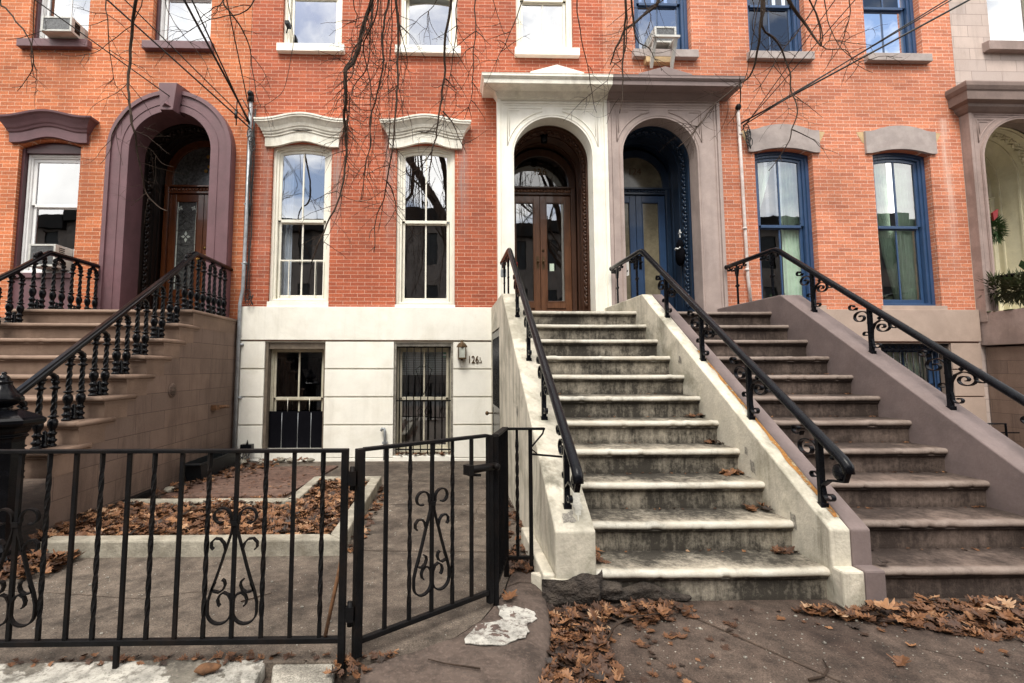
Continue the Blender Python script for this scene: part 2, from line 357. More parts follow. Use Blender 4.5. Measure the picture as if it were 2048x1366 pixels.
# ------------------------------------------------------------------ façade helpers
def top_of(op):
    x0,x1,z1,rise=op['x0'],op['x1'],op['z1'],op.get('rise',0)
    c=(x0+x1)/2; h=(x1-x0)/2
    if rise=='round': return lambda x: z1+sqrt(max(0,h*h-(x-c)**2))
    return lambda x: z1+rise*(1-((x-c)/h)**2)
def arc_xs(op):
    if op.get('rise',0)==0: return [op['x0'],op['x1']]
    c=(op['x0']+op['x1'])/2; h=(op['x1']-op['x0'])/2; n=28 if op['rise']=='round' else 12
    if op['rise']=='round': return [c-h*cos(pi*i/n) for i in range(n+1)]
    return [op['x0']+(op['x1']-op['x0'])*i/n for i in range(n+1)]
def sheet(mb,u0,u1,bot,top,ops,mp):
    """upright sheet with openings, cut into vertical slices; mp maps (u,z) to 3D"""
    B=bot if callable(bot) else (lambda u:bot); T=top if callable(top) else (lambda u:top)
    xs={u0,u1}
    for o in ops: xs.update(x for x in arc_xs(o) if u0<=x<=u1)
    if callable(top):
        for i in range(1,24): xs.add(u0+(u1-u0)*i/24)
    xs=sorted(xs)
    for a,b in zip(xs,xs[1:]):
        if b-a<1e-6: continue
        m=(a+b)/2; here=sorted([o for o in ops if o['x0']<m<o['x1']],key=lambda o:o['z0'])
        za,zb=B(a),B(b)
        for o in here:
            if o['z0']>za+1e-5: mb.quad(mp(a,za),mp(b,zb),mp(b,o['z0']),mp(a,o['z0']))
            f=top_of(o); za,zb=f(a),f(b)
        if T(m)>max(za,zb)-1e-6: mb.quad(mp(a,za),mp(b,zb),mp(b,T(b)),mp(a,T(a)))
def reveal(mb,op,y0,y1,sill=True):
    f=top_of(op); xs=arc_xs(op)
    pts=[(op['x0'],op['z0'])]+[(x,f(x)) for x in xs]+[(op['x1'],op['z0'])]
    for (a,b),(c,d) in zip(pts,pts[1:]): mb.quad((a,y0,b),(a,y1,b),(c,y1,d),(c,y0,d))
    if sill:
        (a,b),(c,d)=pts[-1],pts[0]; mb.quad((a,y0,b),(a,y1,b),(c,y1,d),(c,y0,d))
def moulding(mb,cx,prof,hw,rise=0,left=True,right=True,x0=None,x1=None,n=24):
    """prof: list of (projection d, z, overhang e); swept along x with an arched top, returned to the wall at the ends"""
    cols=[]
    for i in range(n+1 if rise else 2):
        t=-1+2*i/(n if rise else 1)
        col=[]
        for d,z,e in prof:
            L=(cx-hw-e) if left else x0; Rr=(cx+hw+e) if right else x1
            x=L+(Rr-L)*(t+1)/2
            # arch: flat ends, curved middle
            s=abs(t); a=rise*(0.5+0.5*cos(pi*min(1,s/.86))) if rise else 0
            col.append((x,-d,z+a))
        cols.append(col)
    m=len(prof)
    vs=[p for c in cols for p in c]; fs=[]
    for i in range(len(cols)-1):
        for j in range(m-1): fs.append((i*m+j,i*m+j+1,(i+1)*m+j+1,(i+1)*m+j))
    mb.add(vs,fs)
    for flag,col in ((left,cols[0]),(right,cols[-1])):
        w=[(p[0],0.0,p[2]) for p in col]
        for j in range(m-1): mb.quad(col[j],w[j],w[j+1],col[j+1])
    # underside and top back to the wall
    for j in (0,m-1):
        for i in range(len(cols)-1):
            a,b=cols[i][j],cols[i+1][j]; mb.quad(a,b,(b[0],0,b[2]),(a[0],0,a[2]))
    if not left:
        mb.add(cols[0]+[(x0,0,prof[-1][1]),(x0,0,prof[0][1])],[tuple(range(m+2))])
    if not right:
        mb.add(cols[-1]+[(x1,0,prof[-1][1]),(x1,0,prof[0][1])],[tuple(range(m+2))])

def window(house,op,y,mat,glass,meet,muntin=True,cas=.075,sash=.045,rail=.05,label=None,brick=True,frame_w=None):
    """double-hung sash: casing (frame), upper and lower sash, panes as sub-parts"""
    f=top_of(op); x0,x1,z0=op['x0'],op['x1'],op['z0']; xs=arc_xs(op); rise=op.get('rise',0); arched=bool(rise)
    fr=MB()
    def ring(inset_o,inset_i,ya,yb,zb0,zb1,ztop_o,ztop_i,mb):
        # jambs
        mb.box(x0+inset_o,x0+inset_i,ya,yb,zb0,ztop(x0+inset_i)-ztop_i+.0,) if False else None
    def ztop(x): 
        c=(x0+x1)/2;h=(x1-x0)/2
        return op['z1']+(rise*(1-((x-c)/h)**2) if arched else 0)
    def member_ring(a,b,ya,yb,zb,zt_in,mb,bottom):
        """ring between inset a and inset b; top follows arch"""
        L0,L1,R1,R0=x0+a,x0+b,x1-b,x1-a
        zt=lambda x,ins:ztop(min(max(x,x0),x1))-ins
        mb.box(L0,L1,ya,yb,zb,zt(L1,b)-.0005); mb.box(R1,R0,ya,yb,zb,zt(R1,b)-.0005)
        k=12 if arched else 1
        for i in range(k):
            xa=L0+(R0-L0)*i/k; xb=L0+(R0-L0)*(i+1)/k
            mb.prism([(xa,ya,zt(xa,b)),(xb,ya,zt(xb,b)),(xb,ya,zt(xb,a)),(xa,ya,zt(xa,a))],(0,yb-ya,0))
        if bottom: mb.box(L1,R1,ya,yb,zb,zb+bottom)
    member_ring(0.002,cas*.55,y,y+.10,z0,0,fr,.035)
    member_ring(cas*.55,cas,y+.022,y+.10,z0+.02,0,fr,.03)
    F=fr.build('window',mat,house,.003)
    if label: F['label']=label
    # upper sash
    us=MB(); a=cas; b=cas+sash; ya,yb=y+.045,y+.075
    zb=z0+.05
    L0,L1,R1,R0=x0+a,x0+b,x1-b,x1-a
    zt=lambda x,ins:ztop(x)-ins
    us.box(L0,L1,ya,yb,meet,zt(L1,b)); us.box(R1,R0,ya,yb,meet,zt(R1,b))
    k=12 if arched else 1
    for i in range(k):
        xa=L0+(R0-L0)*i/k; xb=L0+(R0-L0)*(i+1)/k
        us.prism([(xa,ya,zt(xa,b)),(xb,ya,zt(xb,b)),(xb,ya,zt(xb,a)),(xa,ya,zt(xa,a))],(0,yb-ya,0))
    us.box(L1,R1,ya-.002,yb,meet-.03,meet+.012)
    cx=(x0+x1)/2
    if muntin: us.box(cx-.011,cx+.011,ya+.004,yb-.004,meet+.012,zt(cx,b))
    U_=us.build('sash',mat,F,.003)
    pn=MB(); xsn=[L1+(R1-L1)*i/k for i in range(k+1)]
    for xa,xb in zip(xsn,xsn[1:]): pn.quad((xa,ya+.016,meet+.012),(xb,ya+.016,meet+.012),(xb,ya+.016,zt(xb,b)),(xa,ya+.016,zt(xa,b)))
    pn.build('pane',glass,F)
    # lower sash
    ls=MB(); ya,yb=y+.078,y+.105; lb=zb+rail
    ls.box(L0+.006,L1,ya,yb,zb-.02,meet-.015); ls.box(R1,R0-.006,ya,yb,zb-.02,meet-.015)
    ls.box(L1,R1,ya,yb,zb-.02,lb); ls.box(L1,R1,ya,yb,meet-.045,meet-.015)
    if muntin: ls.box(cx-.011,cx+.011,ya+.004,yb-.004,lb,meet-.045)
    ls.build('sash',mat,F,.003)
    p2=MB(); p2.quad((L1,ya+.014,lb),(R1,ya+.014,lb),(R1,ya+.014,meet-.045),(L1,ya+.014,meet-.045)); p2.build('pane',glass,F)
    return F

def sill(house,x0,x1,z0,z1,mat,d=.07):
    m=MB(); m.prism([(x0,.1,z0),(x0,-d,z0),(x0,-d,z1),(x0,.1,z1+.03)],(x1-x0,0,0))
    return m.build('sill',mat,house,.006)

TOPZ=8.7
def house_body(name,label,x0,x1,ops,brickmat,base_ops,basez,yrev=.13,front=True):
    H=thing(name,label,'row house',((x0+x1)/2,2.5,0))
    w=MB(); sheet(w,x0,x1,basez,TOPZ,ops,lambda u,z:(u,0,z))
    for o in ops: reveal(w,o,0,yrev if not o.get('door') else .12,sill=not o.get('door'))
    w.build('brick_wall',brickmat,H,recalc=False)
    s=MB(); s.box(x0+.004,x0+.02,.14,5.4,0,TOPZ); s.box(x1-.02,x1-.004,.14,5.4,0,TOPZ); s.box(x0+.02,x1-.02,5.38,5.4,0,TOPZ)
    s.build('inner_wall',MT['plaster'],H)
    for zf,nm in ((1.86,'floor'),(5.42,'floor'),(.02,'floor')):
        b=MB(); b.box(x0+.02,x1-.02,.14,5.38,zf,zf+.1); b.build(nm,MT['floorwood'],H)
    r=MB(); r.box(x0,x1,-.02,5.4,TOPZ,TOPZ+.2); r.build('roof',MT['irondull'],H)
    return H

# ------------------------------------------------------------------ geometry constants
RZ=.18; T_=.2775; D11=1.257
def ny(n): return -D11-(11-n)*T_
# openings
def op(x0,x1,z0,z1,rise=0,**k): d=dict(x0=x0,x1=x1,z0=z0,z1=z1,rise=rise); d.update(k); return d

# ============================================================ HOUSE 128 (left, purple trim)
o0=op(-6.385,-5.53,2.0,4.44,.08); d128=op(-4.79,-3.65,1.98,4.35,'round',door=True)
u1=op(-6.38,-5.545,6.0,7.95,0); u2=op(-4.64,-3.80,6.0,7.95,0)
H128=house_body('row_house','orange brick row house with purple window and door trim, farthest left',-8.2,-3.21,[o0,d128,u1,u2],MT['brick128'],[],0)
for a,b in ((-6.47,-5.48),(-4.72,-3.735)): sill(H128,a,b,5.868,5.985,MT['purple'],.09)
# hood over ground window
hp=[(.05,4.47,0),(.06,4.60,0),(.075,4.615,.012),(.085,4.64,.02),(.10,4.66,.03),(.12,4.70,.05),(.155,4.755,.09),(.18,4.775,.12),(.185,4.80,.125)]
m=MB(); moulding(m,-5.958,[(d,z,e) for d,z,e in hp],.535,.085); m.build('window_hood',MT['purple'],H128,.003)
wlow=op(-6.37,-5.545,2.63,4.43,.06)
# purple panel under the window and jamb boards
m=MB(); m.box(-6.385,-5.53,.06,.12,2.0,2.56); m.box(-6.385,-5.53,.03,.13,2.56,2.63); m.build('apron_panel',MT['purple'],H128,.004)
m=MB(); m.box(-6.383,-6.345,.05,.16,2.63,4.42); m.prism([(-6.345,.07,4.36),(-5.535,.07,4.36),(-5.535,.07,4.43),(-5.75,.07,4.5),(-5.958,.07,4.515),(-6.16,.07,4.5),(-6.345,.07,4.44)],(0,.08,0)); m.build('jamb_board',MT['purpledark'],H128,.003)
window(H128,op(-6.34,-5.54,2.63,4.36,0),.11,MT['white'],MT['glass'],3.63,False,.05,.05,.05,label='white vinyl window above a purple panel')
window(H128,u1,.11,MT['white'],MT['glassupper'],6.98,True,.06,.045,.05)
window(H128,u2,.11,MT['white'],MT['glassupper'],6.84,False,.06,.045,.05)
for o in (u1,u2):
    m=MB(); m.box(o['x0']+.001,o['x0']+.035,.085,.16,6.0,7.94); m.build('jamb_board',MT['purpledark'],H128,.003)
m=MB(); m.box(-4.55,-3.88,.30,.31,6.0,6.80)
B=m.build('roller_blind',MT['curtwhite'],None); tag(B,'white roller blind drawn behind the upstairs window over the purple arch','blind')
# arched door surround
def arch_band(mb,cx,zs,r0,r1,zb,y0,y1,n=32):
    """solid band: two legs and a half ring, front at y0, back at y1"""
    def path(r): return [(cx-r,zb)]+[(cx-r*cos(pi*i/n),zs+r*sin(pi*i/n)) for i in range(n+1)]+[(cx+r,zb)]
    a,b=path(r0),path(r1)
    for i in range(len(a)-1):
        p=[a[i],a[i+1],b[i+1],b[i]]
        f=[(x,y0,z) for x,z in p]; g=[(x,y1,z) for x,z in p]
        mb.add(f+g,[(0,1,2,3),(0,1,5,4),(3,2,6,7)])
    for (p,q) in ((a[0],b[0]),(a[-1],b[-1])): mb.quad((p[0],y0,p[1]),(q[0],y0,q[1]),(q[0],y1,q[1]),(p[0],y1,p[1]))
cx=-4.22
m=MB(); arch_band(m,cx,4.35,.565,.86,1.96,-.13,0); arch_band(m,cx,4.35,.80,.855,1.96,-.155,-.129); arch_band(m,cx,4.35,.665,.675,1.96,-.138,-.129)
arch_band(m,cx,4.35,.562,.569,1.96,-.128,.24)
m.build('door_surround',MT['purple'],H128)
m=MB()
ks=[(-.155,5.25),(.155,5.25),(.105,4.86),(-.105,4.86)]
m.add([(cx+x,-.16,z) for x,z in ks]+[(cx+x*1.08,0,z+.02) for x,z in ks]+[(cx+x*.8,-.26,z+(-.0 if z>5 else .0)) for x,z in ks],[(0,1,9,8),(1,2,10,9),(2,3,11,10),(3,0,8,11),(8,9,10,11),(0,1,5,4),(1,2,6,5),(2,3,7,6),(3,0,4,7)])
m.add([(cx-.062,-.262,4.905),(cx+.062,-.262,4.905),(cx,-.262,5.0),(cx,-.31,4.93)],[(0,1,3),(1,2,3),(2,0,3)])
m.build('keystone',MT['purple'],H128,.004)

def vestibule(house,cx,r,zs,zb,mat,carvemat,y0,y1):
    """barrel-vaulted lining of a door recess with carved bands and raised panels"""
    m=MB(); o=op(cx-r,cx+r,zb,zs,'round')
    reveal(m,o,y0,y1,False)
    for yb,w in ((y0+.04,.03),(y0+.34,.03),(y1-.16,.03)): arch_band(m,cx,zs,r-.016,r+.002,zb,yb,yb+w)
    sh=MB()
    m.build('vestibule',mat,house,recalc=False)
    c=MB()   # carved acanthus strip: overlapping leaf lobes up the jambs and round the vault
    yc=y0+.20
    def lobe(P,tang,inw,k):
        ax=Vector((0,1,0)); s=1 if k%2 else -1
        t=(tang*1.0+ax*s*.75).normalized(); n=inw; b=t.cross(n)
        M=Matrix((t,b,n)).transposed()
        c.ell(P+ax*s*.022+n*.012,(.05,.022,.018),M,8,5)
        c.ell(P-ax*s*.04+n*.012+tang*.02,(.026,.016,.016),M,6,4)
    z=zb+.25;k=0
    while z<zs:
        for sx in (-1,1): lobe(Vector((cx+sx*r,yc,z)),Vector((0,0,1)),Vector((-sx,0,0)),k)
        z+=.052;k+=1
    for i in range(30):
        a=pi*(i+.5)/30; P=Vector((cx-r*cos(a),yc,zs+r*sin(a))); lobe(P,Vector((sin(a),0,cos(a))),Vector((cos(a),0,-sin(a))),k); k+=1
    c.build('carved_band',carvemat,house)
    f=MB()  # threshold floor
    f.box(cx-r,cx+r,y0-.2,y1+.05,zb-.05,zb+.012); f.build('threshold',carvemat,house)

def entrance(house,cx,r,zs,zb,ydoor,doormat,frmmat,carvemat,glass,knobmat,zhead,ztrans,panel=True,leaded=False,panebot=.42):
    """pair of door leaves, carved transom bar, arched fanlight"""
    hw=r-.07
    f=MB(); y=ydoor
    f.box(cx-r,cx-hw,y-.05,y+.06,zb,ztrans); f.box(cx+hw,cx+r,y-.05,y+.06,zb,ztrans)
    f.box(cx-r,cx+r,y-.04,y+.05,zhead,zhead+.035); f.box(cx-r,cx+r,y-.06,y+.05,ztrans-.03,ztrans)
    f.box(cx-r,cx+r,y-.015,y+.05,zhead+.035,ztrans-.03)
    F=f.build('door_frame',frmmat,house,.004)
    c=MB(); k=0; x=cx-r+.05
    while x<cx+r-.03:
        M=Matrix.Rotation(.6*(1 if k%2 else -1),3,'Y'); c.ell((x,y-.02,(zhead+ztrans)/2),(.038,.022,.024),M,8,5)
        c.ell((x+.03,y-.02,(zhead+ztrans)/2+(.02 if k%2 else -.02)),(.02,.018,.014),None,6,4); x+=.055;k+=1
    c.build('carved_transom_bar',carvemat,house)
    # fanlight
    g=MB(); ri=r-.10; n=24
    ctr=(cx,y+.02,ztrans+.02)
    zc=max(zs,ztrans+.01)
    pts=[(cx-ri*cos(pi*i/n),y+.02,zc+ri*sin(pi*i/n)) for i in range(n+1)]
    base=[(cx+ri,y+.02,ztrans+.02),(cx-ri,y+.02,ztrans+.02)]
    g.add(pts+base,[tuple(range(n+3))]); g.build('fanlight_pane',MT['glassdark'] if glass is MT['glassdoorbright'] else glass,house)
    b=MB(); arch_band(b,cx,zc,ri,r+.01,ztrans,y-.02,y+.05,24); b.build('fanlight_frame',frmmat,house)
    for sx in (-1,1):
        xa,xb=(cx-hw+.002,cx-.003) if sx<0 else (cx+.003,cx+hw-.002)
        d=MB(); st=.095; z0=zb+.02; z1=zhead-.004; pb=z0+panebot
        d.box(xa,xa+st,y,y+.045,z0,z1); d.box(xb-st,xb,y,y+.045,z0,z1)
        d.box(xa+st,xb-st,y,y+.045,z1-.11,z1); d.box(xa+st,xb-st,y,y+.045,z0,z0+.12)
        d.box(xa+st,xb-st,y,y+.045,pb-.10,pb)
        d.box(xa+st,xb-st,y+.018,y+.034,z0+.12,pb-.10); d.box(xa+st+.03,xb-st-.03,y+.006,y+.02,z0+.15,pb-.13)
        for (p,q,s_,t_) in ((xa+st,xa+st+.014,pb,z1-.11),(xb-st-.014,xb-st,pb,z1-.11),):
            d.box(p,q,y-.006,y+.03,s_,t_)
        d.box(xa+st+.014,xb-st-.014,y-.006,y+.03,pb,pb+.014); d.box(xa+st+.014,xb-st-.014,y-.006,y+.03,z1-.124,z1-.11)
        D=d.build('door',doormat,house,.004)
        p=MB(); p.quad((xa+st+.014,y+.022,pb+.014),(xb-st-.014,y+.022,pb+.014),(xb-st-.014,y+.022,z1-.124),(xa+st+.014,y+.022,z1-.124)); p.build('pane',glass,D)
        if leaded:
            q=MB(); l=MB(); ca=(xa+xb)/2; wv=(xb-xa-2*st-.028)/2; zz0,zz1=pb+.014,z1-.124; zc2=(zz0+zz1)/2+.14
            yy=y+.012
            for X in (ca-wv+.025,ca+wv-.025): l.tube([(X,yy,zz0),(X,yy,zz1)],.003,5)
            for Z in (zz0+.03,zz1-.03,zz1-.18,zc2+.10,zc2-.12): l.tube([(ca-wv,yy,Z),(ca+wv,yy,Z)],.003,5)
            for i in range(-3,4):
                z_=zc2+.32+i*.07
                if i in(-1,0,1): l.tube([(ca-.09,yy,z_-.06),(ca+.09,yy,z_+.10)],.003,5); l.tube([(ca-.09,yy,z_+.10),(ca+.09,yy,z_-.06)],.003,5)
                z2=zc2-.36+i*.06
                if abs(i)<2: l.tube([(ca-.10,yy,z2-.06),(ca+.10,yy,z2+.10)],.003,5); l.tube([(ca-.10,yy,z2+.10),(ca+.10,yy,z2-.06)],.003,5)
            for s_ in (-1,1):
                l.tube([(ca,yy,zc2+.3)]+[(ca+s_*.06*sin(t*pi),yy,zc2+.3-.22*t) for t in (.25,.5,.75,1)],.003,5)
            l.build('lead_came',MT['lead'],D)
            for a in range(4):
                t=a*pi/2; u=Vector((sin(t),0,cos(t))); v=Vector((cos(t),0,-sin(t))); Lp=.095 if a%2==0 else .075
                P=Vector((ca,yy-.003,zc2)); q.add([P+u*.012,P+u*Lp*.45+v*.024,P+u*Lp,P+u*Lp*.45-v*.024],[(0,1,2,3)])
            for s_ in (-1,1):
                for a in range(4):
                    t=a*pi/2+.4; u=Vector((sin(t),0,cos(t))); v=Vector((cos(t),0,-sin(t))); P=Vector((ca+s_*(wv-.05),yy-.003,zz1-.1))
                    q.add([P,P+u*.022+v*.014,P+u*.045,P+u*.022-v*.014],[(0,1,2,3)])
            q.build('bevelled_star',MT['bevelglass'],D,recalc=False)
            br=MB()
            for (X,w_) in ((xa+st+.014,.018),(xb-st-.032,.018)): br.quad((X,yy+.006,zz0),(X+w_,yy+.006,zz0),(X+w_,yy+.006,zz1),(X,yy+.006,zz1))
            br.build('textured_border',MT['bevelglass'],D,recalc=False)
        hn=MB(); hx=cx+sx*.045; hz=zb+1.02
        hn.box(hx-.022,hx+.022,y-.006,y+.001,hz-.11,hz+.09); hn.lathe((0,0,0),[(.001,0)],3) if False else None
        hn.tube([(hx,y-.006,hz),(hx,y-.03,hz)],.009,8); hn.ell((hx,y-.045,hz),(.022,.02,.022),None,10,8)
        if sx>0: hn.tube([(hx,y-.003,hz+.19),(hx,y-.014,hz+.19)],.02,12)
        hn.build('handle',knobmat,D)
    return F

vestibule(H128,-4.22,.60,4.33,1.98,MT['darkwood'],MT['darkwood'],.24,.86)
entrance(H128,-4.20,.60,4.33,1.98,.85,MT['mahogany'],MT['mahogany'],MT['mahogany'],MT['glassold'],MT['brass'],4.06,4.19,leaded=True,panebot=.52)
m=MB()
for i in range(9): 
    a=R_(.3,2.2); rr=R_(.1,.4); m.ell((-4.20+rr*cos(a),.855,4.33+rr*sin(a)*.9),(.03,.008,.03),None,6,4)
m.build('stained_glass',MT['amber'],H128)
m=MB(); m.box(-8.2,-3.24,-.04,.0,0,1.96); m.box(-8.2,-5.10,-.03,.0,1.96,2.0); m.build('base_wall',MT['ashlar'],H128)

# ============================================================ HOUSE 126 (cream trim)
w1=op(-2.842,-2.004,2.235,4.465,.065); w2=op(-1.072,-.238,2.20,4.465,.065)
dW=op(.56,1.76,1.98,4.342,'round',door=True)
ups=[op(-2.76,-1.90,6.0,8.0,.06),op(-1.05,-.21,6.0,8.0,.06),op(.66,1.51,6.0,8.0,.06)]
H126=house_body('row_house','red brick row house with cream hoods, cream basement and the number 126',-3.205,1.944,[w1,w2,dW]+ups,MT['brick126'],[],1.69)
for a,b in ((-2.815,-1.845),(-1.115,-.158),(.633,1.583)): sill(H126,a,b,5.868,5.985,MT['cream'],.08)
hpC=[(.045,4.455,0),(.05,4.585,0),(.065,4.59,.012),(.065,4.61,.012),(.08,4.625,.022),(.085,4.65,.028),(.095,4.655,.035),(.11,4.70,.055),(.145,4.75,.095),(.165,4.765,.115),(.165,4.785,.118),(.175,4.79,.125),(.175,4.815,.125)]
for cx in (-2.42,-.66):
    m=MB(); moulding(m,cx,hpC,.52,.085); m.build('window_hood',MT['creamhood'],H126,.002)
    g=MB(); x=cx-.17
    while x<cx+.2:
        g.ell((x,-.066,4.622+.06+R_(-.004,.004)),(.025,.004,R_(.005,.012)),None,6,4); x+=.03
    g.build('paint_crack',MT['rubble'],H126)
for o,l in ((w1,'cream sash window with a sliding screen in its lower sash'),(w2,None)):
    window(H126,o,.05,MT['creamwin'],MT['glass'],3.42,True,.075,.042,.06,label=l)
scr=MB(); y=.10
for (a,b,c,d) in ((-2.735,-2.10,2.83,2.85),(-2.735,-2.72,2.30,2.83),(-2.115,-2.10,2.30,2.83),(-2.60,-2.59,2.30,2.83),(-2.23,-2.22,2.30,2.83),(-2.735,-2.10,2.285,2.30)): scr.box(a,b,y,y+.012,c,d)
S_=scr.build('window_screen',MT['creamwin'],None); tag(S_,'narrow sliding insect screen in the lower sash of the left cream window','window screen')
for i,o in enumerate(ups): window(H126,o,.06,MT['creamwin'],MT['glassupper'],6.86 if i!=1 else 7.4,i!=1 and i!=0,.075,.045,.05)
# arched storm head in the middle upstairs window
m=MB(); a,b=-1.0,-.26; n=12
for i in range(n):
    xa=a+(b-a)*i/n; xb=a+(b-a)*(i+1)/n; f=lambda x: 6.80+.05*(1-((x-(a+b)/2)/((b-a)/2))**2)
    m.prism([(xa,.07,f(xa)),(xb,.07,f(xb)),(xb,.07,7.0),(xa,.07,7.0)],(0,.03,0))
m.build('arched_storm_head',MT['creamwin'],H126)
# basement: band, courses with grooves, openings
bw=[op(-2.84,-2.02,.22,1.67),op(-1.075,-.26,.13,1.67)]
m=MB(); sheet(m,-3.205,.5,0,1.69,bw,lambda u,z:(u,-.004,z))
for o in bw: reveal(m,o,-.004,.22)
m.box(-3.185,.5,-.055,.0,1.70,2.16)
for o in (w1,w2): m.box(o['x0']-.005,o['x1']+.005,-.02,.05,2.16,o['z0'])
cz=[.10,.545,.922,1.304,1.685]
for i in range(4):
    for xa,xb in ((-3.17,-2.84),(-2.02,-1.075),(-.26,.272)):
        m.box(xa+.002,xb-.002,-.045,-.003,cz[i]+.009,cz[i+1]-.009)
m.box(-3.17,-2.84,-.05,-.003,.0,.10); m.box(-2.02,-1.075,-.05,-.003,0,.10); m.box(-.26,.272,-.05,-.003,0,.10); m.box(-1.075,-.26,-.05,-.003,0,.128); m.box(-2.84,-2.02,-.05,-.003,0,.215)
m.build('base_wall',MT['cream'],H126,.005)
m=MB(); m.box(-2.839,-2.80,-.02,.2,.22,1.668); m.box(-2.80,-2.03,.0,.2,1.58,1.668); m.box(-2.045,-2.022,.0,.2,.22,1.58); m.build('jamb_board',MT['jambdark'],H126)
window(H126,op(-2.80,-2.045,.22,1.60),.10,MT['oldwin'],MT['glassbase'],.90,True,.032,.03,.04,label='basement window hung with black curtains')
m=MB(); m.box(-1.073,-1.045,-.02,.2,.13,1.668); m.box(-.29,-.262,-.02,.2,.13,1.668); m.box(-1.045,-.29,.0,.2,1.60,1.668); m.build('jamb_board',MT['kerbgrey'],H126)
W2b=window(H126,op(-1.045,-.29,.15,1.61),.10,MT['oldwin'],MT['glassblue'],.90,True,.035,.032,.045,label='barred basement window with a half-lowered slatted blind')
g=MB()
for i in range(8):
    x=-1.0+i*.098; g.tube([(x,.01,.14),(x,.01,1.63)],.008,6)
for z in (.2,.86,1.60): g.box(-1.06,-.275,.0,.012,z,z+.018)
for s_ in (-1,1):
    g.tube([(-.665,.0,.95)]+[(-.665+s_*(.02+.09*t),.0,1.0+.30*t) for t in (0,.5,1)]+[(-.665+s_*.04,.0,1.35),(-.665,.0,1.33)],.005,5)
    g.tube([(-.665+s_*(.05+.035*cos(a)),.0,.72+.04*sin(a)) for a in [i*.5 for i in range(11)]],.005,5)
g.build('window_bars',MT['irondull'],H126)
g=MB()
for x in (-2.55,-2.25): g.tube([(x,.09,.72),(x,.09,.9)],.004,6)
g.build('window_bars',MT['creamwin'],H126)

# cream surround
def surround(house,x0,x1,cx,r,zs,mat,d=.1,ztop=5.2,dep=.13):
    m=MB(); o=op(cx-r,cx+r,1.98,zs,'round')
    sheet(m,x0,x1,1.98,ztop,[o],lambda u,z:(u,-d,z)); reveal(m,o,-d,dep,False)
    m.box(x0,x0+.012,-d+.001,0,1.98,ztop); m.box(x1-.012,x1,-d+.001,0,1.98,ztop)
    # stepped outer border
    for ins,w,pr in ((0.0,.045,.022),(.06,.02,.012)):
        m.box(x0+ins,x0+ins+w,-d-pr,-d+.001,1.98,ztop-ins*1.2); m.box(x1-ins-w,x1-ins,-d-pr,-d+.001,1.98,ztop-ins*1.2)
        m.box(x0+ins+w,x1-ins-w,-d-pr,-d+.001,ztop-ins*1.2-w,ztop-ins*1.2)
    m.box(x0+.11,x1-.11,-d-.008,-d+.001,ztop-.125,ztop-.115)
    arch_band(m,cx,zs,r,r+.05,1.98,-d-.014,-d+.001); arch_band(m,cx,zs,r+.028,r+.04,1.98,-d-.022,-d-.013)
    # spandrel mouldings
    for s_ in (-1,1):
        rr=r+.105; xe=min(x1-cx,cx-x0)-.135; zt=ztop-.16
        a0=math.acos(min(1,xe/rr)); pts=[]
        a1=math.asin(min(1,(zt-zs)/rr)) if zt-zs<rr else pi/2
        a1=min(a1,1.35)
        for i in range(13):
            a=a0+(a1-a0)*i/12; pts.append((cx+s_*rr*cos(a),-d-.004,zs+rr*sin(a)))
        m.tube(pts,.009,6); 
        c0=(cx+s_*xe,-d-.004,zt-.005)
        m.tube([pts[0],c0,(pts[-1][0]-(-s_)*.0,-d-.004,zt-.005)],.007,6)
        m.tube([(c0[0]-s_*.03,-d-.004,zs+rr*sin(a0)+.13),(c0[0]-s_*.03,-d-.004,zt-.04),(c0[0]-s_*.17,-d-.004,zt-.04)],.005,6)
    return m.build('door_surround',mat,house)
surround(H126,.36,1.944,1.158,.562,4.342,MT['cream'])
surC=[(.11,5.16,.0),(.15,5.175,.03),(.2,5.235,.07),(.20,5.24,.07),(.385,5.245,.235),(.39,5.305,.24),(.40,5.31,.245),(.42,5.335,.265),(.42,5.36,.265),(.425,5.375,.27)]
m=MB(); moulding(m,0,surC,0,0,True,False,x0=None,x1=1.944) if False else None
def entab(house,xl,xr,left,right,mat):
    m=MB(); cx=(xl+xr)/2; hw=(xr-xl)/2
    moulding(m,cx,surC,hw,0,left,right,x0=xl,x1=xr)
    pc=cx+(.02 if left else -.02)
    m.prism([(pc-.38,-.33,5.372),(pc+.38,-.33,5.372),(pc+.38,-.33,5.45),(pc,-.33,5.56),(pc-.38,-.33,5.45)],(0,.33,0))
    return m.build('door_cornice',mat,house,.004)
entab(H126,.39,1.944,True,False,MT['creamhood'])
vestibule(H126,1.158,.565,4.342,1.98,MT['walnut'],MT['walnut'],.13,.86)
entrance(H126,1.14,.565,4.28,1.98,.85,MT['walnutdoor'],MT['walnut'],MT['walnutdoor'],MT['glassdoorbright'],MT['bronze'],4.09,4.22,panebot=.36)
m=MB(); m.box(1.22,1.42,.842,.852,2.04,2.075); m.build('letter_slot',MT['black'],H126)

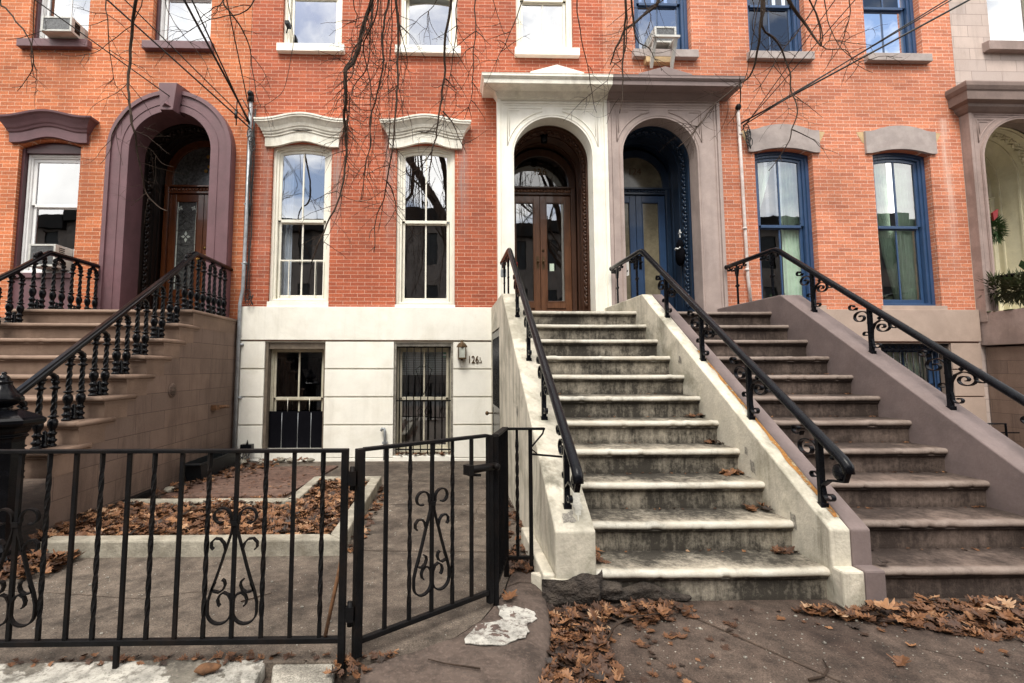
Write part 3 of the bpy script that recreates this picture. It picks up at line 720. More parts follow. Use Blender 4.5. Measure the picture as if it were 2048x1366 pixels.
# ============================================================ HOUSE 124 (blue trim)
w3=op(4.142,5.005,2.215,4.465,.065); w4=op(5.907,6.77,2.215,4.465,.065)
dG=op(2.13,3.29,1.98,4.375,'round',door=True)
upb=[op(2.43,3.28,6.0,8.0,.06),op(4.15,5.02,6.0,8.0,.06),op(5.93,6.80,6.0,8.0,.06)]
H124=house_body('row_house','salmon brick row house with blue windows and a mauve arched entrance',1.946,7.262,[w3,w4,dG]+upb,MT['brick124'],[],1.69)
for a,b in ((2.375,3.34),(4.10,5.075),(5.88,6.855)): sill(H124,a,b,5.868,5.985,MT['lintel'],.085)
for cx in (4.574,6.325):
    m=MB(); n=16; hw=.53
    def zt(x): 
        s=abs((x-cx)/hw); return 4.80+.09*(1-(min(1,s/.8))**2) if s<.8 else 4.80
    def zb(x):
        s=abs((x-cx)/.435); return 4.465+.068*(1-s*s) if s<1 else 4.465
    for i in range(n):
        xa=cx-hw+2*hw*i/n; xb=cx-hw+2*hw*(i+1)/n
        m.prism([(xa,-.035,zb(xa)),(xb,-.035,zb(xb)),(xb,-.035,zt(xb)),(xa,-.035,zt(xa))],(0,.05,0))
    m.build('stone_lintel',MT['lintel'],H124)
    for s_ in (-1,1):
        m=MB(); m.prism([(cx+s_*.532,-.003,4.80),(cx+s_*.64,-.003,4.79),(cx+s_*.56,-.003,4.64),(cx+s_*.532,-.003,4.62)],(0,.004,0))
        m.build('mortar_patch',MT['timber'],H124)
for o in (w3,w4): window(H124,o,.09,MT['blue'],MT['glassblue'],3.41,True,.085,.045,.06)
for i,o in enumerate(upb): window(H124,o,.09,MT['blue'],MT['glassdark'] if i else MT['glassupper'],6.86,True,.085,.045,.05)
bw4=op(5.80,6.82,.55,1.67)
m=MB(); sheet(m,3.4,7.26,0,1.69,[bw4],lambda u,z:(u,-.004,z)); reveal(m,bw4,-.004,.2)
m.box(3.4,7.258,-.045,0,1.70,2.155)
for o in (w3,w4): m.box(o['x0']-.03,o['x1']+.06,-.02,.09,2.155,o['z0'])
for i in range(4):
    for xa,xb in ((3.7,5.80),(6.82,7.255)): m.box(xa+.002,xb-.002,-.032,-.003,cz[i]+.009,cz[i+1]-.009)
m.build('base_wall',MT['brownstone'],H124,.005)
window(H124,op(5.84,6.78,.57,1.66),.13,MT['blue'],MT['glassblue'],1.1,True,.06,.045,.05,label='barred blue basement window behind the right railing')
g=MB()
for i in range(11): g.tube([(5.83+i*.094,.02,.56),(5.83+i*.094,.02,1.60)],.009,6)
g.box(5.81,6.81,.0,.03,1.57,1.60); g.box(5.81,6.81,.0,.03,1.64,1.668); g.box(5.81,6.81,.0,.03,.56,.58)
for i in range(10): g.ell((5.88+i*.094,.02,1.62),(.03,.008,.022),None,8,4)
g.build('window_bars',MT['iron'],H124)
surround(H124,1.948,3.585,2.70,.54,4.375,MT['mauve'])
entab(H124,1.948,3.53,False,True,MT['mauvedark'])
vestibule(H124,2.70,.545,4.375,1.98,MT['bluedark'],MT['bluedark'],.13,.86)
entrance(H124,2.70,.545,4.30,1.98,.85,MT['blue'],MT['bluedark'],MT['bluedark'],MT['beigeglass'],MT['iron'],4.11,4.22,panebot=.30)

# ============================================================ HOUSE 122 (brownstone, far right)
d122=op(7.46,8.70,1.98,4.35,'round',door=True); u122=op(7.86,8.75,6.2,8.2,0)
H122=house_body('row_house','pale brownstone house with an ivory entrance, farthest right',7.264,11.0,[d122,u122],MT['ash122'],[],0)
sill(H122,7.72,8.85,6.06,6.20,MT['brown122'],.10)
window(H122,u122,.05,MT['ivory'],MT['glassupper'],7.4,False,.07,.05,.05)
surround(H122,7.268,8.92,8.08,.62,4.35,MT['brown122'],d=.11,ztop=5.12)
m=MB(); pr=[(.12,5.04,.0),(.15,5.06,.03),(.20,5.11,.07),(.205,5.15,.08),(.27,5.18,.15),(.275,5.30,.155),(.29,5.32,.17),(.31,5.37,.19),(.31,5.42,.19),(.30,5.44,.185)]
moulding(m,8.09,pr,.82,0); m.build('door_cornice',MT['darktrim'],H122,.004)
vestibule(H122,8.08,.64,4.35,1.98,MT['ivory'],MT['ivory'],.17,.95)
entrance(H122,8.08,.64,4.30,1.98,.94,MT['ivory'],MT['ivory'],MT['ivory'],MT['glassdoor'],MT['brass'],4.0,4.15,panebot=.5)

# house numbers
def textmesh(name,txt,size,loc,mat,parent=None,th=.006,rot=(pi/2,0,0)):
    cu=bpy.data.curves.new(name,'FONT'); cu.body=txt; cu.size=size; cu.extrude=th; cu.align_x='CENTER'; cu.bevel_depth=.0012
    tmp=bpy.data.objects.new(name,cu); COL.objects.link(tmp)
    dg=bpy.context.evaluated_depsgraph_get(); me=bpy.data.meshes.new_from_object(tmp.evaluated_get(dg))
    COL.objects.unlink(tmp); bpy.data.objects.remove(tmp)
    me.materials.clear(); me.materials.append(mat)
    ob=bpy.data.objects.new(name,me); COL.objects.link(ob); ob.rotation_euler=rot
    if parent is not None: ob.parent=parent; ob.location=Vector(loc)-parent.location
    else: ob.location=loc
    return ob
t=textmesh('house_number','126',.145,(.018,-.05,1.385),MT['bronze']); t.scale=(.72,1,1); tag(t,'bronze number 126 beside the basement wall lamp','house number')
t2=textmesh('house_number','1',.06,(.112,-.05,1.425),MT['bronze']); 
m=MB(); m.box(.10,.135,-.052,-.046,1.388,1.398); m.box(.125,.135,-.052,-.046,1.398,1.42)
t2b=m.build('fraction',MT['bronze'],None); t2b.parent=t2; t2b.matrix_parent_inverse=Matrix.LocRotScale(t2.location,t2.rotation_euler,None).inverted()
tag(t2,'small broken bronze fraction right of the number 126','house number')
textmesh('transom_number','126',.15,(1.15,.866,4.44),MT['bronze'],H126,.001)
textmesh('transom_number','124',.15,(2.70,.862,4.46),MT['bronze'],H124,.001)

# ============================================================ STOOPS
def step_mesh(x0,x1,n,mat,name,parent,last=False,seed=0,sidewrap=False):
    """one tread with rounded nosing and its riser, edges slightly uneven"""
    y=ny(n); z=n*RZ; zl=(n-1)*RZ-.02; yb=(ny(n+1)+.06) if not last else -.002
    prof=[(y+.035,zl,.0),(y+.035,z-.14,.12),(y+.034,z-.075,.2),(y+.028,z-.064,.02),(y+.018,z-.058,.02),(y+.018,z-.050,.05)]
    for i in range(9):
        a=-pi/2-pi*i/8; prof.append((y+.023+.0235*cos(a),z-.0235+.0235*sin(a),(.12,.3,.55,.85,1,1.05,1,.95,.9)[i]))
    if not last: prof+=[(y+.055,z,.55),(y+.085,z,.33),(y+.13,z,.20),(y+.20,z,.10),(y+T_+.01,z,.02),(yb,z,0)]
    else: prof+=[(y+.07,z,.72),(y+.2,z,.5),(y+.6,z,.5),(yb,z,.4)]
    nx=90; vs=[];ws=[];fs=[];m=len(prof)
    for i in range(nx+1):
        x=x0+(x1-x0)*i/nx
        for (py,pz,w) in prof:
            j=noise.noise(Vector((x*7+seed,py*9,pz*9)))*.0026
            if w>.25 and py<y+.06:
                ch=noise.noise(Vector((x*13+seed*3,n*7.7,2)))-.38
                if ch>0: j+=min(.007,ch*.06)
            sag=-.004*sin(pi*i/nx)
            vs.append((x,py+j,pz+(j*.6+sag if w>.3 else 0))); ws.append(w)
    for i in range(nx):
        for j in range(m-1): fs.append((i*m+j,i*m+j+1,(i+1)*m+j+1,(i+1)*m+j))
    mb=MB(); mb.add(vs,fs,True,ws)
    for i in (0,nx):
        e=[vs[i*m+j] for j in range(m)]+[(vs[i*m][0],yb,zl)]
        mb.add(e,[tuple(range(len(e)))],False,[.25]*len(e))
    mb.add([vs[m-1],vs[nx*m+m-1],(x1,yb,zl),(x0,yb,zl)],[(0,1,2,3)],False,[.2]*4)
    return mb.build(name,mat,parent)

def cheek_z(y): return .405+.664*(y+4.05)
def cheek(parent,x0,x1,mat,y0=-4.05,ypk=-1.42,foot=None,hole=None,yb=0.0,name='cheek_wall'):
    m=MB(); zp=cheek_z(ypk)
    top=lambda y: cheek_z(y) if y<ypk else zp
    ys=[y0,ypk]+[y0+(ypk-y0)*i/10 for i in range(1,10)]+[yb]; ys=sorted(ys)
    mpL=lambda u,z:(x0,u,z); mpR=lambda u,z:(x1,u,z)
    ops=[hole] if hole else []
    def sh(mp,ops):
        xs=set(ys)
        for o in ops: xs.update((o['x0'],o['x1']))
        xs=sorted(xs)
        for a,b in zip(xs,xs[1:]):
            z0a=z0b=0.0; mid=(a+b)/2
            for o in ops:
                if o['x0']<mid<o['x1']:
                    if o['z0']>0: m.quad(mp(a,0),mp(b,0),mp(b,o['z0']),mp(a,o['z0']))
                    z0a=z0b=o['z1']
            m.quad(mp(a,z0a),mp(b,z0b),mp(b,top(b)),mp(a,top(a)))
    sh(mpL,ops); sh(mpR,[])
    for a,b in zip(ys,ys[1:]): m.quad((x0,a,top(a)),(x1,a,top(a)),(x1,b,top(b)),(x0,b,top(b)))
    m.quad((x0,y0,0),(x1,y0,0),(x1,y0,top(y0)),(x0,y0,top(y0)))
    if hole:
        a,b,c,d=hole['x0'],hole['x1'],hole['z0'],hole['z1']
        for p,q in (((a,c),(a,d)),((a,d),(b,d)),((b,d),(b,c))): m.quad((x0,p[0],p[1]),(x0+.04,p[0],p[1]),(x0+.04,q[0],q[1]),(x0,q[0],q[1]))
    bm=bmesh.new()
    ob=m.build(name,mat,parent,recalc=False)
    b=bmesh.new(); b.from_mesh(ob.data); bmesh.ops.remove_doubles(b,verts=b.verts,dist=.0005); bmesh.ops.recalc_face_normals(b,faces=b.faces); b.to_mesh(ob.data); b.free()
    bv=ob.modifiers.new('bevel','BEVEL'); bv.width=.012; bv.segments=3; bv.limit_method='ANGLE'; bv.angle_limit=radians(25)
    return ob

# --- cream stoop (126)
WX0,WX1=.500,1.847
SW=thing('stoop','dirty cream painted stoop with broken bottom corner, below the walnut doors','stoop',(1.2,-2.2,0))
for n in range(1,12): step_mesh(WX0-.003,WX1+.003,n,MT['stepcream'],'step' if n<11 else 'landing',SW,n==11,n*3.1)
cheek(SW,.27,WX0,MT['cheek'],hole=dict(x0=-1.09,x1=-.12,z0=0.06,z1=1.80))
cheek(SW,WX1,1.966,MT['cheek'])
# plinth blocks at the foot
m=MB(); m.box(1.845,1.967,-4.13,-4.04,0,.205); m.build('plinth',MT['cheek'],SW,.012)
m=MB(); m.prism([(.25,-4.06,0),(.15,-3.9,0),(.15,-3.9,.13),(.25,-4.06,.15)],(.12,0,0)); m.box(.20,.269,-4.04,-3.2,0,.17); m.build('plinth',MT['cheek'],SW,.01)
def chip(pts,name,mat,seed,nrm):
    c=sum((Vector(p) for p in pts),Vector())/len(pts); P=[]
    for a,b in zip(pts,pts[1:]+pts[:1]):
        for q in range(5):
            v=Vector(a).lerp(Vector(b),q/5); d=(v-c); P.append(v+d*(.45*noise.noise(v*40+Vector((seed,0,0))))+Vector(nrm)*.0025)
    m=MB(); m.add(P+[c+Vector(nrm)*.0035],[(i,(i+1)%len(P),len(P)) for i in range(len(P))]); return m.build(name,mat,SW,recalc=False)
nz=Vector((0,-.553,.833))
def topp(x,y): return (x,y,cheek_z(y))
chip([topp(.42,-3.98),topp(.46,-3.93),topp(.47,-3.82),topp(.44,-3.78),topp(.41,-3.88)],'paint_chip',MT['chipwhite'],1,nz)
chip([topp(.33,-4.0),topp(.40,-3.99),topp(.39,-3.93),topp(.34,-3.95)],'paint_chip',MT['kerbgrey'],2,nz)
for (y,z_,w_,h_,sd) in ((-3.35,.62,.03,.05,4),(-3.28,.72,.02,.03,5),(-3.75,.36,.03,.05,6),(-2.3,1.40,.03,.04,7)):
    chip([(1.8455,y-w_,z_-h_),(1.8455,y+w_,z_-h_*.6),(1.8455,y+w_*.8,z_+h_),(1.8455,y-w_*.6,z_+h_*.7)],'paint_chip',MT['kerbgrey'],sd,(-1,0,0))
chip([(.2695,-2.6,.9),(.2695,-2.52,.93),(.2695,-2.55,1.0),(.2695,-2.62,.97)],'paint_chip',MT['kerbgrey'],9,(-1,0,0))
# broken corner: dark stone showing through
def rubble(x0,x1,y0,y1,zf0,zf1,seed,name,parent):
    mb=MB(); nx,nz=30,8; vs=[];fs=[]
    for i in range(nx+1):
        for j in range(nz+1):
            x=x0+(x1-x0)*i/nx; t=j/nz; zt=zf1(x); z=zf0+(zt-zf0)*t
            d=.02*noise.fractal(Vector((x*6+seed,z*16,seed)),1.0,2.0,4)
            # strata
            d+=.010*noise.noise(Vector((x*2,z*40,seed)))
            e=min(t,1-t)*4; e=min(1,e); ex=min(1,min(i,nx-i)/3)
            vs.append((x,y0+ (y1-y0)*(1-ex*(.35+.65*e)) + d,z))
    for i in range(nx):
        for j in range(nz): fs.append((i*(nz+1)+j,(i+1)*(nz+1)+j,(i+1)*(nz+1)+j+1,i*(nz+1)+j+1))
    mb.add(vs,fs,True); return mb.build(name,MT['rubble'],parent)
rubble(.19,.53,-4.085,-4.045,0,lambda x:.155+.05*noise.noise(Vector((x*9,0,3)))+.06*max(0,(x-.38))/.15,1.3,'exposed_stone',SW)
rubble(.50,.66,-4.045,-3.985,0.0,lambda x:.165-.35*(x-.50)+.012*noise.noise(Vector((x*22,1,3))),2.3,'exposed_stone',SW)
rubble(.56,1.08,-4.015,-3.985,0.0,lambda x:max(.004,.115-.34*abs(x-.78)+.02*noise.noise(Vector((x*14,4,3)))),5.3,'exposed_stone',SW)
# iron gate to the space under the stoop
g=MB(); X=.276
g.box(X,X+.02,-1.09,-1.05,.06,1.78); g.box(X,X+.02,-.16,-.12,.06,1.78); g.box(X,X+.02,-1.05,-.16,1.70,1.78); g.box(X,X+.02,-1.05,-.16,.06,.12); g.box(X,X+.02,-1.05,-.16,.80,.84); g.box(X+.005,X+.015,-1.05,-.16,.12,.80)
for i in range(9): g.tube([(X+.01,-1.02+i*.105,.84),(X+.01,-1.02+i*.105,1.7)],.01,6)
G_=g.build('under_stoop_door',MT['iron'],SW)
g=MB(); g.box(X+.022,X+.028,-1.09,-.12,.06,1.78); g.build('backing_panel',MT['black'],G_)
g=MB(); g.tube([(X,-.24,.72),(X-.07,-.24,.72)],.01,8); g.ell((X-.085,-.24,.72),(.025,.028,.028),None,10,8); g.build('knob',MT['bronze'],G_)

# --- mauve stoop (124)
SG=thing('stoop','mauve brown stoop with smooth cheek walls, below the blue doors','stoop',(2.8,-2.2,0))
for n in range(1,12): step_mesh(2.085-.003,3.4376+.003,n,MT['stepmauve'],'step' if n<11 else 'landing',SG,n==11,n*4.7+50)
cheek(SG,1.968,2.085,MT['mauvecheek']); cheek(SG,3.4376,3.68,MT['mauvecheek'])
m=MB(); m.box(1.969,2.087,-4.13,-4.04,0,.21); m.build('plinth',MT['mauvecheek'],SG,.012)

# --- tan brownstone stoop (128)
SL=thing('stoop','tan brownstone stoop with block side wall, below the purple arch','stoop',(-4.2,-2.2,0))
for n in range(1,12):
    xe=-3.233 if n>3 else -3.44
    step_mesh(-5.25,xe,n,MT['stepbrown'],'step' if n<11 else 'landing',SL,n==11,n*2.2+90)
# wall blocks behind each step end, and the nosing returned along the side
m=MB()
for n in range(4,12):
    ya=ny(n)+.04; yb=0.0 if n==11 else ny(n+1)+.04
    m.quad((-3.236,ya,0),(-3.236,yb,0),(-3.236,yb,n*RZ-.052),(-3.236,ya,n*RZ-.052))
m.build('side_wall',MT['ashlar'],SL,recalc=False)
for n in range(4,12):
    r=MB(); ya=ny(n)+.005; yb=-.03 if n==11 else ny(n+1)+.16
    r.tube([(-3.233,ya,n*RZ-.0235),(-3.233,yb,n*RZ-.0235)],.0232,10); r.box(-3.26,-3.2285,ya+.02,yb-.005,n*RZ-.060,n*RZ-.044)
    r.build('side_nosing',MT['stepbrown'],SL)
v=MB(); v.tube([(-3.24,-1.585,1.085),(-3.226,-1.585,1.085)],.075,20); 
V_=v.build('vent_cover',MT['ashlar'],SL)
v=MB()
for i in range(-4,5):
    for j in range(-4,5):
        if i*i+j*j<17: v.ell((-3.224,-1.585+i*.0145,1.085+j*.0145),(.004,.004,.004),None,5,3)
v.build('vent_holes',MT['rubble'],V_)
b=MB(); b.box(-3.235,-3.17,-.70,-.60,.80,.86); b.tube([(-3.19,-.62,.83),(-3.17,-.5,.83),(-3.17,-.36,.82)],.022,8)
o=b.build('hose_bracket',MT['rust'],None); tag(o,'rusty iron bracket sticking out of the tan stoop side wall','bracket')

# --- stoop of the far right house: side wall with stone coping
S2=thing('stoop','brownstone stoop side wall with mossy coping, at the right edge','stoop',(8.0,-1.0,0))
m=MB(); m.box(7.33,9.3,-2.2,-.02,0,1.62); m.build('side_wall',MT['ashlar'],S2)
m=MB(); m.box(7.285,9.3,-2.25,-.0,1.645,2.115); m.build('coping_block',MT['brown122'],S2,.008)
m=MB()
for i in range(60): m.ell((R_(7.29,7.4),R_(-1.2,-.02),2.115),(R_(.015,.04),R_(.02,.05),R_(.004,.012)),None,6,3)
m.build('moss',MT['greendark'],S2)
for i in range(5):
    m=MB(); x=7.36
    
# ============================================================ RAILINGS
def spiral(c,r0,r1,a0,turn,n=22):
    return [(c[0]+(r0+(r1-r0)*i/n)*cos(a0+turn*i/n),c[1]+(r0+(r1-r0)*i/n)*sin(a0+turn*i/n)) for i in range(n+1)]
def stair_rail(name,label,X,posts,ztop_line,y_peak,y_end,y_low,pipe=.030,back_posts=(),cheekx=None):
    """pipe handrail on flat posts with scroll brackets in the plane of the rail"""
    Rl=thing(name,label,'stair railing',(X,-2.2,1.3))
    z=ztop_line
    h=MB(); pk=(X,y_peak,z(y_peak)); 
    path=[(X,y_end,z(y_peak)-.01)]
    for i in range(5): 
        path.append((X,y_end+(y_peak+.08-y_end)*(i+1)/5,z(y_peak)-.005))
    path.append((X,y_peak,z(y_peak)-.01)); path.append((X,y_peak-.06,z(y_peak-.06)))
    for i in range(1,13): path.append((X,y_peak-.06+(y_low-y_peak+.06)*i/12,z(y_peak-.06+(y_low-y_peak+.06)*i/12)))
    path+= [(X,y_low-.03,z(y_low)-.03),(X,y_low-.035,z(y_low)-.07)]
    h.tube(path,pipe,14); h.ell((X,y_end,z(y_peak)-.01),(pipe*1.15,.02,pipe*1.15),None,10,6)
    h.build('handrail',MT['iron'],Rl)
    nrm=(1,0,0)
    def sc(P,pts): return [(X,P[0]-u*1.5,P[1]+v) for u,v in pts]
    for k,(py,pz) in enumerate(posts):
        zt=z(py); last=(k==len(posts)-1)
        p=MB(); p.box(X-.017,X+.017,py-.015,py+.015,pz-.02,zt-.015); p.box(X-.024,X+.024,py-.022,py+.022,pz-.02,pz+.012)
        p.build('post',MT['iron'],Rl,.002)
        s=MB(); sl=.664; h_=zt-pz
        # uphill side: two scrolls under the rail, one small half-way down
        b=(py,zt)
        s.ribbon(sc(b,[(-.012,-.16)]+spiral((-.066,-.095),.060,.060,-.2,1.2,6)+spiral((-.066,-.095),.060,.010,1.0,4.9*1.6,34)),.026,.008,nrm)
        s.ribbon(sc(b,[(-.10,-.02)]+spiral((-.125,.015),.036,.010,-.3,-6.2,20)),.026,.008,nrm)
        s.ribbon(sc(b,[(-.008,-h_*.62)]+spiral((-.036,-h_*.62+.006),.028,.008,-.2,5.6,18)),.024,.008,nrm)
        # foot scroll downhill
        s.ribbon(sc(b,[(.010,-h_+.12),(.016,-h_+.07)]+spiral((.045,-h_+.062),.030,.009,2.9,6.0,18)),.024,.008,nrm)
        if not last:
            s.ribbon(sc(b,[(.008,-.30),(.014,-.22),(.035,-.165),(.07,-.14),(.10,-.145)]+spiral((.085,-.200),.056,.008,.9,-8.6,34)),.026,.008,nrm)
            s.ribbon(sc(b,[(.12,-.12),(.135,-.17)]+spiral((.168,-.19),.036,.010,2.9,6.4,22)),.026,.008,nrm)
        else:
            d=(py-(y_low-.03))/1.5
            s.ribbon(sc(b,[(d,z(y_low)-zt-.07),(d*.9,z(y_low)-zt-.12),(d*.35,-h_*.62),(.012,-h_*.72)]),.030,.012,nrm)
            s.ell((X,y_low+.035,z(y_low)-.075),(.022,.048,.048),None,12,8)
        # collars between the scrolls
        s.ell((X,py-.10,zt-.12),(.016,.016,.016),None,8,6)
        s.build('scroll_bracket',MT['iron'],Rl)
    for (py,pz) in back_posts:
        zt=z(y_peak)-.01
        p=MB(); p.box(X-.010,X+.010,py-.010,py+.010,pz,zt); p.build('post',MT['iron'],Rl)
        s=MB(); b=(py,zt)
        for sgn in (1,-1):
            s=MB()
            s.ribbon(sc(b,[(sgn*u,v) for u,v in [(.008,-.17),(.02,-.10)]+spiral((.055,-.07),.036,.009,2.6,-6.0,20)]),.024,.007,nrm)
            s.ribbon(sc(b,[(sgn*u,v) for u,v in [(.12,-.02)]+spiral((.125,-.05),.028,.008,1.6,6.0,18)]),.024,.007,nrm)
            s.ell((X,py-sgn*.025,zt-.30),(.012,.02,.02),None,8,6)
            s.build('scroll_bracket',MT['iron'],Rl)
    return Rl
railz=lambda y: .857+.672*(y+3.993)
pst=[(-1.874,1.85),(-2.556,1.397),(-3.222,.955),(-3.899,.505)]
stair_rail('stair_railing','black pipe handrail with scrolls on the far left of the cream stoop',.375,pst,railz,-1.26,-.55,-4.13,back_posts=((-.75,2.12),(-1.15,2.12)))
stair_rail('stair_railing','black scrolled handrail on the shared wall between cream and mauve stoops',1.925,pst,railz,-1.26,-.20,-4.08,back_posts=((-.42,2.12),(-1.1,2.12)))
stair_rail('stair_railing','black scrolled handrail on the mauve stoop wall in front of the blue windows',3.56,[(-1.76,1.93),(-2.45,1.47),(-3.13,1.02),(-3.83,.55)],railz,-1.20,-.16,-4.1,back_posts=((-.40,2.12),(-1.12,2.12)))

# cast iron balustrades of the tan stoop
def baluster_mesh():
    pf=[(.034,0),(.036,.012),(.026,.02),(.022,.03),(.034,.045),(.036,.055),(.024,.065),(.020,.085),(.030,.10),(.034,.11),(.022,.12),(.020,.135),(.028,.155),(.034,.175),(.034,.20),(.026,.22),(.018,.232),(.034,.24),(.036,.248),(.018,.256)]
    for i in range(34): pf.append((.0195-.004*i/33,.262+.20*i/33))
    pf+=[(.018,.466),(.034,.475),(.036,.485),(.018,.492),(.020,.51),(.028,.522),(.026,.535),(.014,.545)]
    def lobe(a,z):
        if .26<z<.464: return 1+.22*cos(3*a-z*100)
        if .14<z<.23: return 1+.09*cos(7*a)
        if z<.12: return 1+.06*cos(6*a)
        return 1
    m=MB(); m.lathe((0,0,0),pf,20,True,lobe); return m
def balustrade(name,label,X,newel,span_posts):
    Bl=thing(name,label,'stair balustrade',(X,-1.8,1.4))
    z=lambda y: 1.084+.652*(y+3.415)
    ypk=-1.02; ztop=2.69
    h=MB()
    path=[(X,.0,ztop),(X,-.5,ztop),(X,ypk+.05,ztop),(X,ypk-.03,z(ypk)-.005)]+[(X,ypk-.03+(-3.45-ypk)*i/8,z(ypk-.03+(-3.45-ypk)*i/8)) for i in range(1,9)]
    sec=[(-.038,-.012),(-.030,-.03),(.030,-.03),(.038,-.012),(.036,.004),(.024,.010),(.018,.024),(-.018,.024),(-.024,.010),(-.036,.004)]
    vs=[];fs=[];k=len(sec)
    for p in path:
        for a,b in sec: vs.append((p[0]+a,p[1],p[2]+b))
    for i in range(len(path)-1):
        for j in range(k): fs.append((i*k+j,i*k+(j+1)%k,(i+1)*k+(j+1)%k,(i+1)*k+j))
    fs+=[tuple(range(k)),tuple(range((len(path)-1)*k,len(path)*k))]
    h.add(vs,fs); h.build('handrail',MT['castiron'],Bl,.003)
    proto=BAL.build('baluster',MT['castiron'],None,org=(0,0,0)); COL.objects.unlink(proto)
    am=MB()
    for i in range(1): pass
    arch=[(0,-.07*cos(pi*i/10),.535+.062*sin(pi*i/10)) for i in range(11)]
    am.tube(arch,[.016,.020,.022,.020,.018,.017,.018,.020,.022,.020,.016],8)
    for s_ in (-1,1):
        am.ell((0,s_*.035,.548),(.014,.02,.012),None,8,5); am.ell((0,s_*.075,.56),(.018,.022,.03),None,8,5)
    am.ell((0,0,.61),(.02,.03,.02),None,8,5)
    ap=am.build('baluster_arch',MT['castiron'],None,org=(0,0,0)); COL.objects.unlink(ap)
    fm=MB(); fm.lathe((0,0,0),[(.026,0),(.03,.02),(.018,.03),(.028,.05),(.018,.065),(.024,.085),(.012,.10),(.018,.115),(.004,.13)],12,True)
    fp=fm.build('foot_ornament',MT['castiron'],None,org=(0,0,0)); COL.objects.unlink(fp)
    pairs=[]
    for n in range(3,11):
        yc=ny(n)+.02+T_*.5-.01; zz=n*RZ; zr=z(yc)-.03
        pairs.append((yc,zz,zr-zz))
    for i in range(4):
        yc=-1.10+.29*i; pairs.append((yc,1.98,ztop-.03-1.98))
    for yc,zz,H in pairs:
        s_=H/.615
        loc=Vector((X,yc,zz))-Bl.location
        for d in (-.07,.07):
            dup(proto,Bl,loc+Vector((0,d,0)),None,(1,1,s_))
        dup(ap,Bl,loc,None,(1,1,s_)); dup(fp,Bl,loc,None,(1,1,1))
    for p in (proto,ap,fp): bpy.data.objects.remove(p)
    if newel:
        nx,nyy=newel
        nm=MB(); oc=lambda a,zz: 1/ (cos(((a+pi/8)%(pi/4))-pi/8))
        nm.lathe((nx,nyy,0),[(.185,.06),(.185,.12),(.165,.14),(.165,.17),(.145,.19),(.135,.21),(.128,.30),(.126,.84),(.130,.86),(.145,.875),(.135,.89),(.15,.91),(.155,.93),(.215,.95),(.225,.965),(.225,.985),(.20,1.0),(.10,1.045)],32,False,oc)
        nw=nm.build('newel_post',MT['castiron'],Bl,.002)
        fm2=MB(); fm2.lathe((nx,nyy,1.03),[(.075,0),(.05,.02),(.045,.035),(.09,.055),(.115,.08),(.11,.10),(.085,.125),(.065,.15),(.05,.175),(.045,.19),(.05,.195),(.05,.20),(.03,.21),(.036,.22),(.026,.235),(.012,.245),(.016,.255),(.008,.265)],28,True,lambda a,zz:1+.05*cos(12*a)*(1 if .05<zz<.17 else 0))
        fm2.build('finial',MT['castiron'],nw)
        sm=MB()
        for s_ in (-1,1): sm.tube([(nx+s_*.2,nyy-.135,.90),(nx+s_*.1,nyy-.15,.89)],.004,6)
    return Bl
BAL=baluster_mesh()
balustrade('stair_balustrade','black cast iron balustrade with newel post, right side of the tan stoop',-3.37,(-3.27,-3.55),None)
balustrade('stair_balustrade','black cast iron balustrade at the picture edge, left side of the tan stoop',-5.09,None,None)

# ============================================================ GROUND
def flat(name,pts,z,mat,th=None):
    m=MB()
    if th: m.prism([(x,y,z) for x,y in pts],(0,0,-th))
    else: m.add([(x,y,z) for x,y in pts],[tuple(range(len(pts)))])
    o=m.build(name,mat,None); o['kind']='structure'; return o
flat('pavement',[(-80,-10),(80,-10),(80,8),(-80,8)],0,MT['pave'])
flat('road',[(-80,-80),(80,-80),(80,-10.01),(-80,-10.01)],-.12,MT['road'])
flat('far_ground',[(-80,8.01),(80,8.01),(80,80),(-80,80)],-.02,MT['road'])
# pavement joints
for (a,b,c,d) in ((.95,-4.15,1.62,-5.2),(2.4,-4.2,3.6,-5.4)):
    v=Vector((c-a,d-b,0)).normalized(); n=Vector((-v.y,v.x,0))*.006
    flat('pavement_joint',[(a-n.x,b-n.y),(a+n.x,b+n.y),(c+n.x,d+n.y),(c-n.x,d-n.y)],.003,MT['soil'])
# yard slab
arc=[(-.75,-4.66),(-.5,-4.60),(-.3,-4.47),(-.17,-4.32),(-.10,-4.18),(-.02,-4.0),(.05,-3.75),(.20,-3.4)]
flat('yard',[(-3.24,0.0),(-3.24,-4.62)]+[(-.80,-4.66)]+arc+[(.27,-3.4),(.27,0)],.062,MT['concrete'],.2)
for (x0,y0,x1,y1) in ((-1.0,-2.2,.1,-2.2),(-.98,-1.25,.2,-1.25),(-1.0,-3.35,.0,-3.4)):
    flat('yard_joint',[(x0,y0-.004),(x1,y1-.004),(x1,y1+.004),(x0,y0+.004)],.065,MT['soil'])
flat('flagstone',[(-3.1,-.55),(-3.1,-1.95),(-1.92,-1.95),(-1.72,-.45)],.085,MT['flag'],.04)
